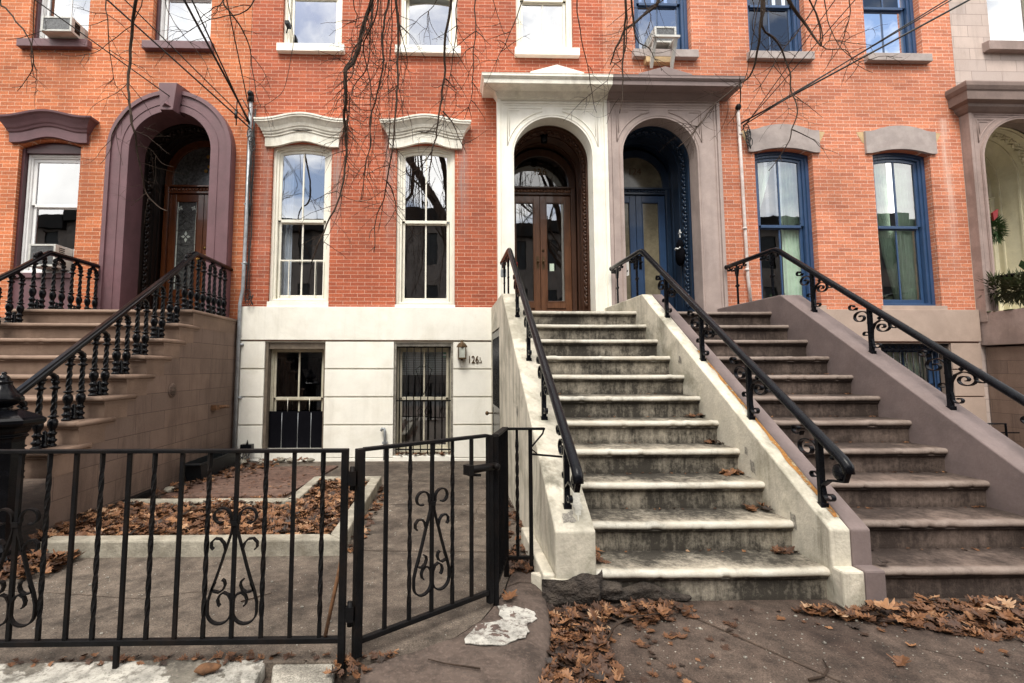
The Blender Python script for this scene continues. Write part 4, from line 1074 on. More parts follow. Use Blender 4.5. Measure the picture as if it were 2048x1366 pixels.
# kerb stones in front of the fence
def stone(name,pts,z,mat,th,seed,sub=6,amp=.006,bev=.015):
    m=MB(); m.prism([(x,y,z) for x,y in pts],(0,0,-th)); o=m.build(name,mat,None)
    bm=bmesh.new(); bm.from_mesh(o.data); bmesh.ops.triangulate(bm,faces=[f for f in bm.faces if len(f.verts)>4]); bmesh.ops.subdivide_edges(bm,edges=bm.edges,cuts=sub,use_grid_fill=True)
    for v in bm.verts:
        q=v.co; d=Vector((noise.noise(q*5+Vector((seed,0,0))),noise.noise(q*5+Vector((0,seed,0))),noise.noise(q*7+Vector((0,0,seed)))*.7))
        v.co+=d*amp
    bm.to_mesh(o.data); bm.free(); 
    b=o.modifiers.new('bevel','BEVEL'); b.width=bev; b.segments=2; b.limit_method='ANGLE'; b.angle_limit=radians(50)
    o['kind']='structure'; return o
stone('kerb',[(-4.6,-4.63),(-4.6,-5.6),(-1.05,-5.6),(-1.12,-4.62)],.062,MT['kerbpaint'],.2,3.0)
stone('kerb',[(-1.10,-4.62),(-1.03,-4.86),(-.80,-4.80),(-.82,-4.62)],.055,MT['kerbgrey'],.2,8.0)
stone('kerb',[(-1.02,-4.88),(-1.03,-5.6),(-.62,-5.6),(-.72,-4.82),(-.82,-4.78)],.060,MT['kerbgrey'],.2,12.0)
kb=[(-.70,-4.80),(-.61,-5.6),(-.25,-5.3),(-.10,-5.0),(.015,-4.72),(.10,-4.5),(.15,-4.3),(.185,-4.12),(.20,-3.95),(.21,-3.80),(.21,-3.42),(.06,-3.75),(-.01,-4.0),(-.09,-4.18),(-.16,-4.32),(-.29,-4.47),(-.49,-4.605)]
kbm=MB(); cx_,cy_=-.2,-4.6
inner=[(-.70,-4.70),(-.49,-4.605),(-.29,-4.475),(-.16,-4.325),(-.09,-4.185),(-.01,-4.005),(.06,-3.755),(.205,-3.42)]
outer=[(-.61,-5.6),(-.25,-5.3),(-.06,-5.0),(.05,-4.72),(.13,-4.5),(.175,-4.3),(.20,-4.10),(.262,-3.42)]
nr=8; vs=[];fs=[]
fine_i=[];fine_o=[]
for L,F_ in ((inner,fine_i),(outer,fine_o)):
    for a,b in zip(L,L[1:]):
        for q in range(6): F_.append((a[0]+(b[0]-a[0])*q/6,a[1]+(b[1]-a[1])*q/6))
    F_.append(L[-1])
for i,(a,b) in enumerate(zip(fine_i,fine_o)):
    row=[]
    for j in range(nr+1):
        t=j/nr; x=a[0]+(b[0]-a[0])*t; y=a[1]+(b[1]-a[1])*t
        zz=.066-.018*max(0,t-.75)*4 + .012*noise.fractal(Vector((x*5,y*5,2)),1.0,2.0,4)
        row.append((x,y,zz))
    bx,by=b; row.append((bx+.012+.01*noise.noise(Vector((bx*9,by*9,5))),by-.012,.02)); row.append((bx+.018,by-.014,-.02))
    vs+=row
k_=nr+3
for i in range(len(fine_i)-1):
    for j in range(k_-1): fs.append((i*k_+j,(i+1)*k_+j,(i+1)*k_+j+1,i*k_+j+1))
kbm.add(vs,fs,True); o=kbm.build('kerb',MT['kerbbrown'],None); o['kind']='structure'
# flake of white paint left on the kerb
def blob(pts,z,mat,name,label,cat,th=.004,amp=.012,seed=0):
    P=[]
    for (a,b) in zip(pts,pts[1:]+pts[:1]):
        for q in range(5):
            t=q/5; x=a[0]+(b[0]-a[0])*t; y=a[1]+(b[1]-a[1])*t
            P.append((x+amp*noise.noise(Vector((x*30,y*30,seed))),y+amp*noise.noise(Vector((x*30,y*30,seed+5))),z))
    m=MB(); m.prism(P,(0,0,th)); o=m.build(name,mat,None); tag(o,label,cat); return o
flakeM=M_flake('white_paint_patch',(.14,.10,.085),(.52,.50,.45),.42,9.0)
blob([(-.21,-4.41),(-.27,-4.55),(-.10,-4.56),(.03,-4.50),(.07,-4.36),(.12,-4.33),(.10,-4.25),(-.02,-4.17),(-.07,-4.2),(-.06,-4.34),(-.12,-4.36)],.072,flakeM,'paint_patch','ragged patch of old white paint on the curved brown kerb','paint patch',.004,.03)
def rockchip(c,r,mat,name,label,cat,seed):
    m=MB(); m.ell(c,r,Matrix.Rotation(.2,3,'Z'),14,8)
    m.v=[(x+.012*noise.noise(Vector((x*40,y*40,z*40+seed))),y+.012*noise.noise(Vector((y*40,x*40,seed))),z) for x,y,z in m.v]
    o=m.build(name,mat,None); tag(o,label,cat); return o
rockchip((-1.33,-4.73,.085),(.055,.028,.018),MT['rust'],'bark_chip','brown chunk of bark lying on the white kerb','bark chip',1)

# planter bed kerbs (one L-shaped concrete edging)
bd=thing('planter_edging','low L-shaped concrete edging around the leaf-filled bed','planter edging',(-2.0,-2.6,.06))
def curb(pts,w,z0,z1,seed):
    m=MB(); m.prism([(x,y,z1) for x,y in pts],(0,0,z0-z1)); return m.build('edging_piece',MT['kerbc'],bd,.012)
curb([(-3.05,-3.44),(-1.05,-3.44),(-1.16,-3.32),(-3.05,-3.32)],.1,.03,.17,1)
curb([(-1.155,-3.32),(-1.047,-3.438),(-1.04,-1.45),(-1.14,-1.55)],.1,.03,.17,2)
curb([(-1.14,-1.548),(-1.04,-1.448),(-1.76,-1.448),(-1.66,-1.548)],.1,.03,.165,3)
curb([(-1.76,-1.45),(-1.66,-1.55),(-1.66,-2.33),(-1.76,-2.43)],.1,.03,.165,4)
curb([(-1.762,-2.43),(-1.662,-2.33),(-3.15,-2.33),(-3.15,-2.43)],.1,.03,.165,5)
flat('planter_soil',[(-3.2,-3.32),(-1.15,-3.32),(-1.14,-1.55),(-1.66,-1.55),(-1.66,-2.43),(-3.2,-2.43)],.10,MT['soil'])

# ============================================================ FENCE
def twist_bar(p0,p1,h=.0085,twist=0.0,n=30):
    m=MB(); p0=Vector(p0);p1=Vector(p1); vs=[];fs=[]
    for i in range(n+1):
        t=i/n; c=p0+(p1-p0)*t; a=pi/4
        if twist and .08<t<.92: a+=twist*(t-.08)/.84
        elif twist and t>=.92: a+=twist
        for k in range(4): vs.append((c.x+h*1.414*cos(a+k*pi/2),c.y+h*1.414*sin(a+k*pi/2),c.z))
    for i in range(n):
        for k in range(4): fs.append((i*4+k,i*4+(k+1)%4,(i+1)*4+(k+1)%4,(i+1)*4+k))
    fs+=[(3,2,1,0),tuple(range(n*4,n*4+4))]
    m.add(vs,fs); return m
def lyre(org,ux,zc,s=1.0):
    """wrought motif: half paths mirrored about a picket; ux horizontal unit vector"""
    m=MB(); o=Vector(org); U=Vector(ux).normalized(); nrm=U.cross(Vector((0,0,1)))
    halfs=[]
    h=spiral((.066,.150),.018,.048,5.4,-5.2,20)[::1]
    halfs.append(spiral((.064,.148),.020,.046,4.6,-4.5+.0,18)[::1])
    a=[(.060,.128),(.046,.135),(.040,.155),(.050,.178),(.072,.186),(.092,.178),(.104,.155),(.098,.128)]
    top=spiral((.062,.158),.016,.042,5.2,4.6,18)  # curl opening inward
    top=[(.062+.030*cos(t),.160+.032*sin(t)) for t in [4.2+.35*i for i in range(0)]]
    curl=[]
    for i in range(24):
        t=i/23; ang=-1.9+t*(5.35); r=.024+.020*t; curl.append((.060+r*cos(ang),.155+r*sin(ang)*1.0))
    # ang from inner end up over the outside and down to the centre
    leg=[(.010,.125),(.012,.095),(.024,.055),(.040,.005),(.056,-.05),(.074,-.105),(.092,-.155),(.104,-.20),(.104,-.235)]
    bot=[]
    for i in range(26):
        t=i/25; ang=0.05-t*pi*1.03; bot.append((.054+.050*cos(ang),-.240+.048*sin(ang)))
    up=[(.004,-.215),(.006,-.19),(.018,-.168),(.038,-.160),(.055,-.172),(.062,-.19),(.058,-.208),(.050,-.215)]
    main=curl+leg+bot+up
    o1=[(.036,.018),(.044,.045),(.060,.062),(.082,.064),(.098,.048),(.098,.028),(.088,.018)]
    o2=[(.090,-.150),(.076,-.120)][::-1]+[(.085,-.135),(.078,-.155),(.058,-.160),(.040,-.148),(.032,-.128),(.036,-.112),(.046,-.106)][1:]
    for sgn in (-1,1):
        for path in (main,o1,o2):
            m.ribbon([o+U*(sgn*p[0]*s)+Vector((0,0,zc+p[1]*1.0)) for p in path],.018,.007,nrm)
    m.add([],[])
    m.box(o.x-.014,o.x+.014,o.y-.012,o.y+.012,zc+.118,zc+.138)
    return m
FY=-4.68
Fn=thing('iron_fence','black iron fence with two scroll motifs running to the left edge','iron fence',(-1.7,FY,.06))
m=MB(); m.box(-3.0,-.775,FY-.016,FY+.016,.952,.968); m.build('top_rail',MT['irondull'],Fn,.003)
m=MB(); m.box(-3.0,-.80,FY-.013,FY+.013,.155,.178); m.build('bottom_rail',MT['irondull'],Fn,.003)
m=MB(); m.box(-.805,-.775,FY-.015,FY+.015,.03,.962); m.build('post',MT['irondull'],Fn,.003)
m=MB(); m.box(-1.745,-1.725,FY-.010,FY+.010,.04,.158); m.build('foot',MT['irondull'],Fn,.003)
m=MB(); m.tube([(-.865,FY+.03,.12),(-.84,FY+.25,.48),(-.80,FY+.06,.70)],.008,6); m=MB(); m.tube([(-.785,FY+.0,.56),(-.86,FY+.0,.18)],.009,6); m.build('brace',MT['rust'],Fn)
mx=-1.283
def fx(px): # picket x from picture measurements on the fence plane
    return -.342+(px+.342)*.945+.006
pk=[-2.301,-2.172,-2.052,-1.935,-1.812,-1.697,-1.571,-1.445,-1.318,-1.186,-1.057,-.924]
pk=[fx(a) for a in pk]; pk=[pk[0]-.12*i for i in range(5,0,-1)]+pk
for i,x in enumerate(pk):
    lean=.018*(-.3-x)/2.0*0
    tw=12.0 if i%2==0 else 0.0
    m=twist_bar((x,FY,.176),(x,FY,.953),.0078,tw); m.build('picket',MT['irondull'],Fn)
    if i in (5,13): lyre((x,FY-.002,0),(1,0,0),.525).build('scroll_motif',MT['irondull'],Fn)
for z in (.27,.84):
    m=MB(); m.tube([(-.757,FY,z-.05),(-.757,FY,z+.05)],.012,8); m.box(-.775,-.74,FY-.012,FY+.012,z-.03,z+.03); m.build('hinge',MT['irondull'],Fn)
# gate, ajar
g0=Vector((-.728,-4.66,0)); g1=Vector((-.100,-4.185,0)); gu=(g1-g0); gl=gu.length; gu.normalize(); ga=math.atan2(gu.y,gu.x)
Gt=thing('garden_gate','black iron garden gate standing ajar with one scroll motif','garden gate',(g0.x,g0.y,.06))
def gatebox(a,b,d,z0,z1,name,bev=.003):
    m=MB(); m.box(a,b,-d,d,z0,z1); o=m.build(name,MT['irondull'],None); o.parent=Gt; o.location=(0,0,-.06); o.rotation_euler=(0,0,ga); 
    bb=o.modifiers.new('bevel','BEVEL'); bb.width=bev; bb.segments=2; return o
gatebox(-.018,.018,.018,.085,.965,'stile'); gatebox(gl-.030,gl,.016,.09,.962,'stile')
gatebox(.018,gl-.03,.016,.952,.968,'top_rail'); gatebox(.018,gl-.03,.012,.135,.158,'bottom_rail')
def gpick(a,i):
    m=twist_bar((a,0,.156),(a,0,.954),.0078,12.0 if i%2 else 0); o=m.build('picket',MT['irondull'],None); o.parent=Gt; o.location=(0,0,-.06); o.rotation_euler=(0,0,ga)
gs=[.135,.265,.393,.52,.645]
for i,a in enumerate(gs): gpick(a,i)
o=lyre((gs[2],-.002,0),(1,0,0),.535).build('scroll_motif',MT['irondull'],None); o.parent=Gt; o.location=(0,0,-.06); o.rotation_euler=(0,0,ga)
m=MB(); m.tube([(.60,-.03,.80),(gl+.0,-.03,.80)],.020,10); m.box(.59,.62,-.05,.0,.775,.825); m.ell((gl-.01,-.055,.80),(.02,.014,.02),None,8,6); m.tube([(.62,-.03,.775),(.68,-.03,.765)],.008,6)
o=m.build('latch',MT['irondull'],None); o.parent=Gt; o.location=(0,0,-.06); o.rotation_euler=(0,0,ga)
# return fence to the stoop
Rf=thing('iron_fence','short black fence return between gate and cream stoop','iron fence',(.05,-3.9,.06))
c0=Vector((-.078,-4.17,0)); c1=Vector((.022,-3.79,0))
def bar(a,b,w,h,name,par):
    m=MB(); m.ribbon([a,b],w,h,(0,0,1)); return m.build(name,MT['irondull'],par,.002)
m=MB(); m.box(c0.x-.015,c0.x+.015,c0.y-.015,c0.y+.015,.04,.955); m.build('post',MT['irondull'],Rf,.003)
m=MB(); m.box(c1.x-.015,c1.x+.015,c1.y-.015,c1.y+.015,.06,.945); m.build('post',MT['irondull'],Rf,.003)
bar((c0.x,c0.y,.955),(c1.x,c1.y,.95),.014,.036,'top_rail',Rf); bar((c0.x,c0.y,.17),(c1.x,c1.y,.17),.02,.02,'bottom_rail',Rf)
for i in range(1,6):
    p=c0+(c1-c0)*i/6; twist_bar((p.x,p.y,.17),(p.x,p.y,.945),.0085,0).build('picket',MT['irondull'],Rf)
bar((c1.x,c1.y,.945),(.268,c1.y,.945),.014,.032,'top_rail',Rf); bar((c1.x,c1.y,.17),(.19,c1.y,.17),.02,.02,'bottom_rail',Rf)
twist_bar((.093,c1.y,.17),(.093,c1.y,.94),.0085,14).build('picket',MT['irondull'],Rf)
m=MB(); m.box(.165,.188,c1.y-.011,c1.y+.011,.12,.94); m.build('post',MT['irondull'],Rf,.003)
m=MB(); m.ribbon([(.262,c1.y,.94),(.255,c1.y,.915),(.185,c1.y,.835),(.184,c1.y,.82),(.215,c1.y,.795)],.018,.007,(0,1,0)); m.tube([(.178,c1.y,.790),(.36,-3.86,.785)],.007,6); m.build('tie_bar',MT['irondull'],Rf)

# ============================================================ LEAVES
def leaf_shapes():
    out=[]
    for s_ in range(4):
        rnd=random.Random(s_+3); half=[(.0,-.5),(.05,-.42)]
        L=[(.13,-.33),(.25,-.34),(.20,-.22),(.17,-.13),(.36,-.12),(.42,-.02),(.27,.02),(.20,.07),(.40,.17),(.36,.27),(.22,.22),(.17,.27),(.24,.38),(.12,.37),(.0,.52)]
        pts=[(.015,-.62)]+[(x*(1+rnd.uniform(-.2,.2)),y+rnd.uniform(-.03,.03)) for x,y in L]
        full=[(x,y) for x,y in pts]+[(-x*(1+rnd.uniform(-.15,.15)),y) for x,y in pts[::-1][1:]]
        out.append(full)
    return out
LS=leaf_shapes()
def add_leaf(mb,P,size,tone,tilt=.5,curl=None,yaw=None):
    sh=random.choice(LS); n=len(sh); c=R_(-.1,.9) if curl is None else curl
    rot=Matrix.Rotation(R_(0,2*pi) if yaw is None else yaw,3,'Z')@Matrix.Rotation(R_(-tilt,tilt),3,'X')@Matrix.Rotation(R_(-tilt,tilt),3,'Y')
    ph=R_(0,6); vs=[];k=R_(.85,1.2)
    for (x,y) in sh:
        z=c*(x*x*1.6+ (y*y*.5)) + .06*sin(5*x+3*y+ph)
        vs.append(Vector(P)+rot@(Vector((x*k,y,z))*size))
    spine=[Vector(P)+rot@(Vector((0,y,.06*sin(3*y+ph)+c*y*y*.5-.02))*size) for y in (-.3,0.0,.25)]
    w=[max(0,min(1,tone+R_(-.05,.05))) for _ in vs]; 
    h=n//2+1
    fs=[]
    allv=vs+spine; i0=n
    for i in range(n):
        j=(i+1)%n; ym=(sh[i][1]+sh[j][1])/2
        s=0 if ym<-.15 else (1 if ym<.13 else 2)
        fs.append((i,j,n+s))
    seg=[0 if (sh[i][1]+sh[(i+1)%n][1])/2<-.15 else (1 if (sh[i][1]+sh[(i+1)%n][1])/2<.13 else 2) for i in range(n)]
    for i in range(n):
        a,b=seg[i],seg[(i+1)%n]
        if a!=b: fs.append(((i+1)%n,n+a,n+b))
    mb.add(allv,fs,False,w+[max(0,tone-.1)]*3)
def scatter(n,sampler,zf,size,tonef,mb,tilt=.5):
    for _ in range(n):
        x,y=sampler(); add_leaf(mb,(x,y,zf(x,y)),R_(*size),tonef(),tilt)
def in_poly(p,poly):
    x,y=p; c=False; j=len(poly)-1
    for i in range(len(poly)):
        xi,yi=poly[i];xj,yj=poly[j]
        if (yi>y)!=(yj>y) and x<(xj-xi)*(y-yi)/(yj-yi)+xi: c=not c
        j=i
    return c
def poly_sampler(poly):
    xs=[p[0] for p in poly];ys=[p[1] for p in poly]
    def f():
        while True:
            p=(R_(min(xs),max(xs)),R_(min(ys),max(ys)))
            if in_poly(p,poly): return p
    return f
tone=lambda: min(1,max(0,random.gauss(.50,.24)))
tone_d=lambda: min(1,max(0,random.gauss(.40,.22)))
def stuff(mb,name,label):
    o=mb.build(name,MT['leaf'],None,recalc=False); tag(o,label,'fallen leaves',None,'stuff'); return o
mb=MB()
bedpoly=[(-3.22,-3.31),(-1.16,-3.31),(-1.15,-1.56),(-1.65,-1.56),(-1.65,-2.44),(-3.22,-2.44)]
hump=lambda x,y: .115+.03*noise.noise(Vector((x*2,y*2,0)))+R_(0,.05)
scatter(3000,poly_sampler(bedpoly),hump,(.045,.085),tone,mb,.45); stuff(mb,'leaf_litter','brown oak leaves filling the concrete edged bed')
mb=MB()
scatter(150,poly_sampler([(-3.22,-3.5),(-2.75,-3.45),(-2.75,-3.75),(-3.0,-3.9),(-3.2,-3.9)]),lambda x,y:.07+R_(0,.05),(.06,.10),tone_d,mb)
scatter(160,poly_sampler([(-3.22,-.1),(-3.22,-2.4),(-2.9,-2.3),(-2.95,-.9),(-2.2,-.25),(-2.0,-.08)]),lambda x,y:.085+R_(0,.03),(.05,.09),tone_d,mb)
scatter(90,poly_sampler([(-1.04,-3.4),(-1.03,-1.6),(-.93,-1.7),(-.94,-3.4)]),lambda x,y:.066+R_(0,.012),(.04,.07),tone_d,mb)
scatter(60,poly_sampler([(-3.0,-2.32),(-1.78,-2.32),(-1.78,-2.0),(-3.0,-2.05)]),lambda x,y:.09+R_(0,.02),(.05,.08),tone,mb); scatter(170,poly_sampler([(-3.1,-.5),(-1.75,-.45),(-1.9,-1.95),(-3.1,-1.95)]),lambda x,y:.088,(.012,.04),tone_d,mb,.2); scatter(120,poly_sampler([(-3.1,-.9),(-2.8,-.5),(-2.4,-.3),(-2.6,-1.0),(-3.1,-1.7)]),lambda x,y:.09+R_(0,.02),(.03,.07),tone_d,mb)
scatter(70,poly_sampler([(.1,-3.2),(.26,-3.2),(.262,-1.2),(.2,-1.2)]),lambda x,y:.066+R_(0,.02),(.04,.07),tone_d,mb)
scatter(60,poly_sampler([(.03,-3.75),(.25,-3.75),(.25,-3.3),(.1,-3.3)]),lambda x,y:.066+R_(0,.02),(.05,.08),tone_d,mb)
scatter(80,poly_sampler([(-2.2,-4.60),(-.85,-4.6),(-.85,-4.66),(-2.2,-4.66)]),lambda x,y:.066+R_(0,.008),(.02,.045),tone_d,mb)
scatter(55,poly_sampler([(-.80,-4.64),(-.55,-4.6),(-.7,-4.78),(-.86,-4.75)]),lambda x,y:.07+R_(0,.01),(.02,.05),tone_d,mb)
scatter(60,poly_sampler([(-1.04,-.06),(-.30,-.06),(-.30,.05),(-1.04,.05)]),lambda x,y:.135+R_(0,.03),(.04,.07),tone,mb)
stuff(mb,'leaf_litter','brown leaves drifted about the fenced yard')
mb=MB()
p1=[(.22,-4.10),(.9,-4.06),(.98,-4.16),(.75,-4.27),(.5,-4.24),(.42,-4.5),(.38,-4.95),(-.05,-5.0),(.05,-4.76),(.15,-4.5),(.19,-4.3)]
scatter(620,poly_sampler(p1),lambda x,y:.006+R_(0,.03),(.032,.075),tone_d,mb,.40); scatter(260,poly_sampler(p1),lambda x,y:.005,(.015,.035),tone_d,mb,.3); scatter(70,poly_sampler([(.4,-4.1),(1.25,-4.06),(1.2,-4.35),(.6,-4.9),(.3,-5.1)]),lambda x,y:.005,(.015,.06),tone_d,mb,.2)
stuff(mb,'leaf_litter','drift of oak leaves below the broken cream step')
mb=MB()
p2=[(1.45,-4.13),(1.75,-4.15),(2.05,-4.15),(2.3,-4.07),(3.6,-4.06),(3.6,-4.75),(2.9,-4.62),(2.4,-4.45),(1.9,-4.30)]
scatter(820,poly_sampler(p2),lambda x,y:.006+R_(0,.036)*(1 if y>-4.35 else .3),(.036,.085),tone,mb,.40); scatter(500,poly_sampler(p2),lambda x,y:.005,(.015,.04),tone_d,mb,.3); scatter(130,poly_sampler([(1.3,-4.1),(3.6,-4.1),(3.6,-5.0),(2.6,-4.9),(1.9,-4.5),(1.4,-4.25)]),lambda x,y:.005,(.015,.06),tone_d,mb,.2)
stuff(mb,'leaf_litter','wide drift of oak leaves along the foot of the mauve stoop')
mb=MB()
def steps_leaves(xa,xb,n,k,spread=.08):
    for _ in range(k):
        y=ny(n)+T_-.0-abs(random.gauss(0,spread)); y=max(y,ny(n)+.03)
        add_leaf(mb,(R_(xa,xb),min(y,ny(n+1)+.02),n*RZ+.006+R_(0,.02)),R_(.045,.085),tone(),.5)
steps_leaves(.50,.60,1,26,.10); steps_leaves(.50,.58,2,4); steps_leaves(.5,.58,3,14); steps_leaves(.5,.60,4,22,.1); steps_leaves(.5,.54,6,5,.03); steps_leaves(.5,.54,7,4,.03)
for n in range(1,6): steps_leaves(1.70,1.845,n,10,.03)
stuff(mb,'leaf_litter','dead leaves caught in the corners of the cream steps')
mb=MB()
steps_leaves(2.09,2.25,6,12,.04); steps_leaves(2.09,2.2,4,10,.05); steps_leaves(2.09,2.2,2,8,.08); steps_leaves(2.09,2.22,3,5,.08); steps_leaves(2.1,2.3,1,5,.1)
def crumbs(xa,xb,n,k):
    for _ in range(k): add_leaf(mb,(R_(xa,xb),ny(n+1)+.02-abs(random.gauss(0,.015)),n*RZ+.005),R_(.012,.03),tone_d(),.4)
for n in range(1,8): crumbs(2.1,3.43,n,16); crumbs(3.3,3.43,n,8)
for n in range(1,8): crumbs(.5,1.84,n,14); crumbs(1.7,1.84,n,10)
stuff(mb,'leaf_litter','dead leaves caught along the mauve steps')
def lone(x,y,z,size,tn,label,yaw=None):
    m=MB(); add_leaf(m,(x,y,z),size,tn,.15,.5,yaw); o=m.build('fallen_leaf',MT['leaf'],None,recalc=False); tag(o,label,'fallen leaf','single fallen oak leaves')
lone(2.30,ny(2)+.14,2*RZ+.012,.10,.6,'single curled oak leaf on the second mauve step')
lone(1.70,-4.62,.012,.09,.5,'single brown leaf on bare pavement at bottom right')
lone(.0,-4.12,.09,.10,.62,'crumpled oak leaf on the curved kerb behind the white paint patch')
lone(2.0,-4.22,.06,.12,.85,'pale pinkish oak leaf leaning at the foot of the shared stoop wall',.3)
gm=MB()
def grit(n,poly,z):
    f=poly_sampler(poly)
    for _ in range(n):
        x,y=f(); r=R_(.0015,.006)*(1 if random.random()<.93 else 2.0); gm.ell((x,y,z+r*.3),(r,r*R_(.6,1),r*.6),None,5,3)
grit(900,[(.2,-4.1),(3.6,-4.1),(3.6,-5.3),(.0,-5.3)],0.0); grit(900,[(-3.1,-4.6),(-.1,-4.5),(.2,-3.4),(.2,-.2),(-1.0,-.2),(-1.0,-3.5),(-3.1,-3.5)],.062)
tag(gm.build('grit',MT['kerbgrey'],None),'fine pale grit on the pavement and yard','grit',None,'stuff')
def crack(pts,z,w,seed):
    P=[]
    for (a,b) in zip(pts,pts[1:]):
        for q in range(8): P.append(Vector((a[0]+(b[0]-a[0])*q/8,a[1]+(b[1]-a[1])*q/8,z))+Vector((noise.noise(Vector((a[0]*3+q,a[1],seed))),noise.noise(Vector((q,b[1]*3,seed))),0))*.022)
    m=MB()
    for i in range(len(P)-1):
        t=(P[i+1]-P[i]); n=Vector((-t.y,t.x,0)).normalized()*w*(.5+.5*abs(noise.noise(P[i]*9)))
        m.quad(P[i]-n,P[i+1]-n,P[i+1]+n,P[i]+n)
    o=m.build('pavement_crack',MT['soil'],None,recalc=False); o['kind']='structure'
crack([(-.15,-2.9),(-.05,-2.2),(.08,-1.9),(.05,-1.2)],.065,.004,1); crack([(-.05,-2.2),(.26,-2.35)],.065,.003,2); crack([(-3.0,-3.9),(-2.0,-4.05),(-1.2,-3.8)],.065,.003,3)
crack([(1.9,-4.5),(2.5,-4.9),(2.7,-5.4)],.003,.003,4); crack([(.62,-4.55),(1.0,-5.2)],.003,.003,5); crack([(-.02,-3.98),(.08,-3.9),(.21,-3.92)],.074,.004,6)
# twigs on the ground
def twig(pts,r,label):
    m=MB(); m.tube(pts,[r*(1-.5*i/(len(pts)-1)) for i in range(len(pts))],6); o=m.build('twig',MT['bark'],None); tag(o,label,'twig','twigs lying on the ground')
twig([(1.19,-4.74,.012),(1.27,-4.72,.012),(1.33,-4.67,.014),(1.36,-4.60,.012)],.006,'bent grey twig alone on the pavement, lower right of centre')
twig([(.42,-4.46,.03),(.48,-4.38,.05),(.58,-4.30,.06),(.78,-4.22,.04)],.006,'long thin twig lying across the leaves below the broken step')
twig([(-.20,-4.74,.075),(-.35,-4.70,.075),(-.42,-4.67,.076)],.004,'thin dark twig on the brown curved kerb')
twig([(-1.45,-4.1,.068),(-1.32,-4.0,.068)],.004,'short dark twig on the yard concrete behind the fence')

# ============================================================ SMALL THINGS ON THE FACADES
# wall lamp
L=thing('wall_lamp','small weathered bronze lantern above the number 126','wall lamp',(-.14,-.05,1.45))
m=MB(); m.box(-.195,-.085,-.17,-.05,1.44,1.46); 
for x in (-.19,-.09):
    for y in (-.165,-.06): m.box(x-.006,x+.006,y-.006,y+.006,1.46,1.60)
m.lathe((-.14,-.11,1.60),[(.075,0),(.07,.02),(.045,.055),(.015,.075),(.012,.09)],4,False); m.box(-.155,-.125,-.06,-.04,1.42,1.66); m.tube([(-.14,-.05,1.66),(-.14,-.08,1.70),(-.14,-.11,1.69)],.008,6)
m.build('lantern_frame',MT['bronze'],L); m=MB(); m.box(-.183,-.097,-.158,-.067,1.46,1.595); m.build('glass',MT['lampglass'],L)
# entrance ceiling lamp
m=MB(); m.tube([(1.14,.42,4.9),(1.14,.42,4.78)],.05,16); m.tube([(1.14,.42,4.95),(1.14,.42,4.89)],.06,16)
o=m.build('ceiling_lamp',MT['iron'],None); tag(o,'black cylinder lamp hanging inside the cream arch','ceiling lamp')
# conduits
def pipe(name,label,cat,pts,r,mat,extra=None):
    t=thing(name,label,cat,pts[-1]); m=MB(); m.tube(pts,r,10); m.build('pipe',mat,t)
    if extra: extra(t)
    return t
def ex1(t):
    m=MB(); m.tube([(-3.15,-.07,5.10),(-3.15,-.07,5.20)],.042,10); m.ell((-3.15,-.09,5.20),(.045,.055,.045),None,10,6); m.build('weatherhead',MT['plastic'],t)
    for z in (4.6,3.6,2.75,1.62,.9):
        m=MB(); m.tube([(-3.156,-.055,z),(-3.156,-.055,z+.03)],.031,10); m.box(-3.21,-3.10,-.03,-.012,z+.004,z+.026); m.build('strap',MT['galv'],t)
pipe('conduit','grey electrical conduit rising between the orange and the red brick houses','conduit',[(-3.15,-.065,5.12),(-3.155,-.06,3.2),(-3.165,-.06,2.4),(-3.185,-.085,2.2),(-3.19,-.09,.10)],.025,MT['galv'],ex1)
def ex2(t):
    for z in (4.7,3.3,2.7):
        m=MB(); m.tube([(3.915,-.05,z),(3.915,-.05,z+.03)],.03,10); m.build('strap',MT['pipewhite'],t)
    m=MB(); m.ell((3.90,-.06,5.12),(.04,.05,.05),None,8,6); m.build('weatherhead',MT['plastic'],t)
pipe('conduit','pale painted conduit beside the mauve entrance','conduit',[(3.90,-.05,5.10),(3.91,-.05,4.2),(3.925,-.05,2.6),(3.955,-.05,2.16)],.022,MT['pipewhite'],ex2)
# cables: bundle into each weatherhead and loose loops
def cable(p0,p1,sag,r,label,grp,ext=1.0):
    p0=Vector(p0);p1=Vector(p1); p1=p0+(p1-p0)*ext; pts=[]
    for i in range(25):
        t=i/24; p=p0+(p1-p0)*t; p.z-=sag*4*t*(1-t); pts.append(p)
    m=MB(); m.tube(pts,r,6); o=m.build('overhead_cable',MT['cable'],None); tag(o,label,'cable',grp); return o
A_=(-3.15,-.09,4.70)
for P1,r,l in (((-4.298,-1.4,5.572),.010,'thick lower overhead cable reaching the left conduit'),((-3.42,-1.4,5.59),.014,'thickest overhead cable crossing above the purple arch'),((-3.33,-1.4,5.592),.010,'overhead cable just above the thickest one, left'),((-4.10,-1.4,5.577),.007,'thin overhead cable of the left bundle, below the thick pair'),((-2.93,-1.4,5.60),.008,'steepest overhead cable of the left bundle'),((-5.12,-1.4,5.556),.007,'lowest and flattest overhead cable, upper left')):
    if P1[0]<-5: cable((-4.05,-.09,4.98),P1,.0,r,l,'overhead cables to the left conduit',5)
    else: cable((A_[0]+R_(-.01,.01),A_[1],A_[2]+R_(-.06,.25)),P1,.0,r,l,'overhead cables to the left conduit',5)
C_=(3.92,-.09,4.80)
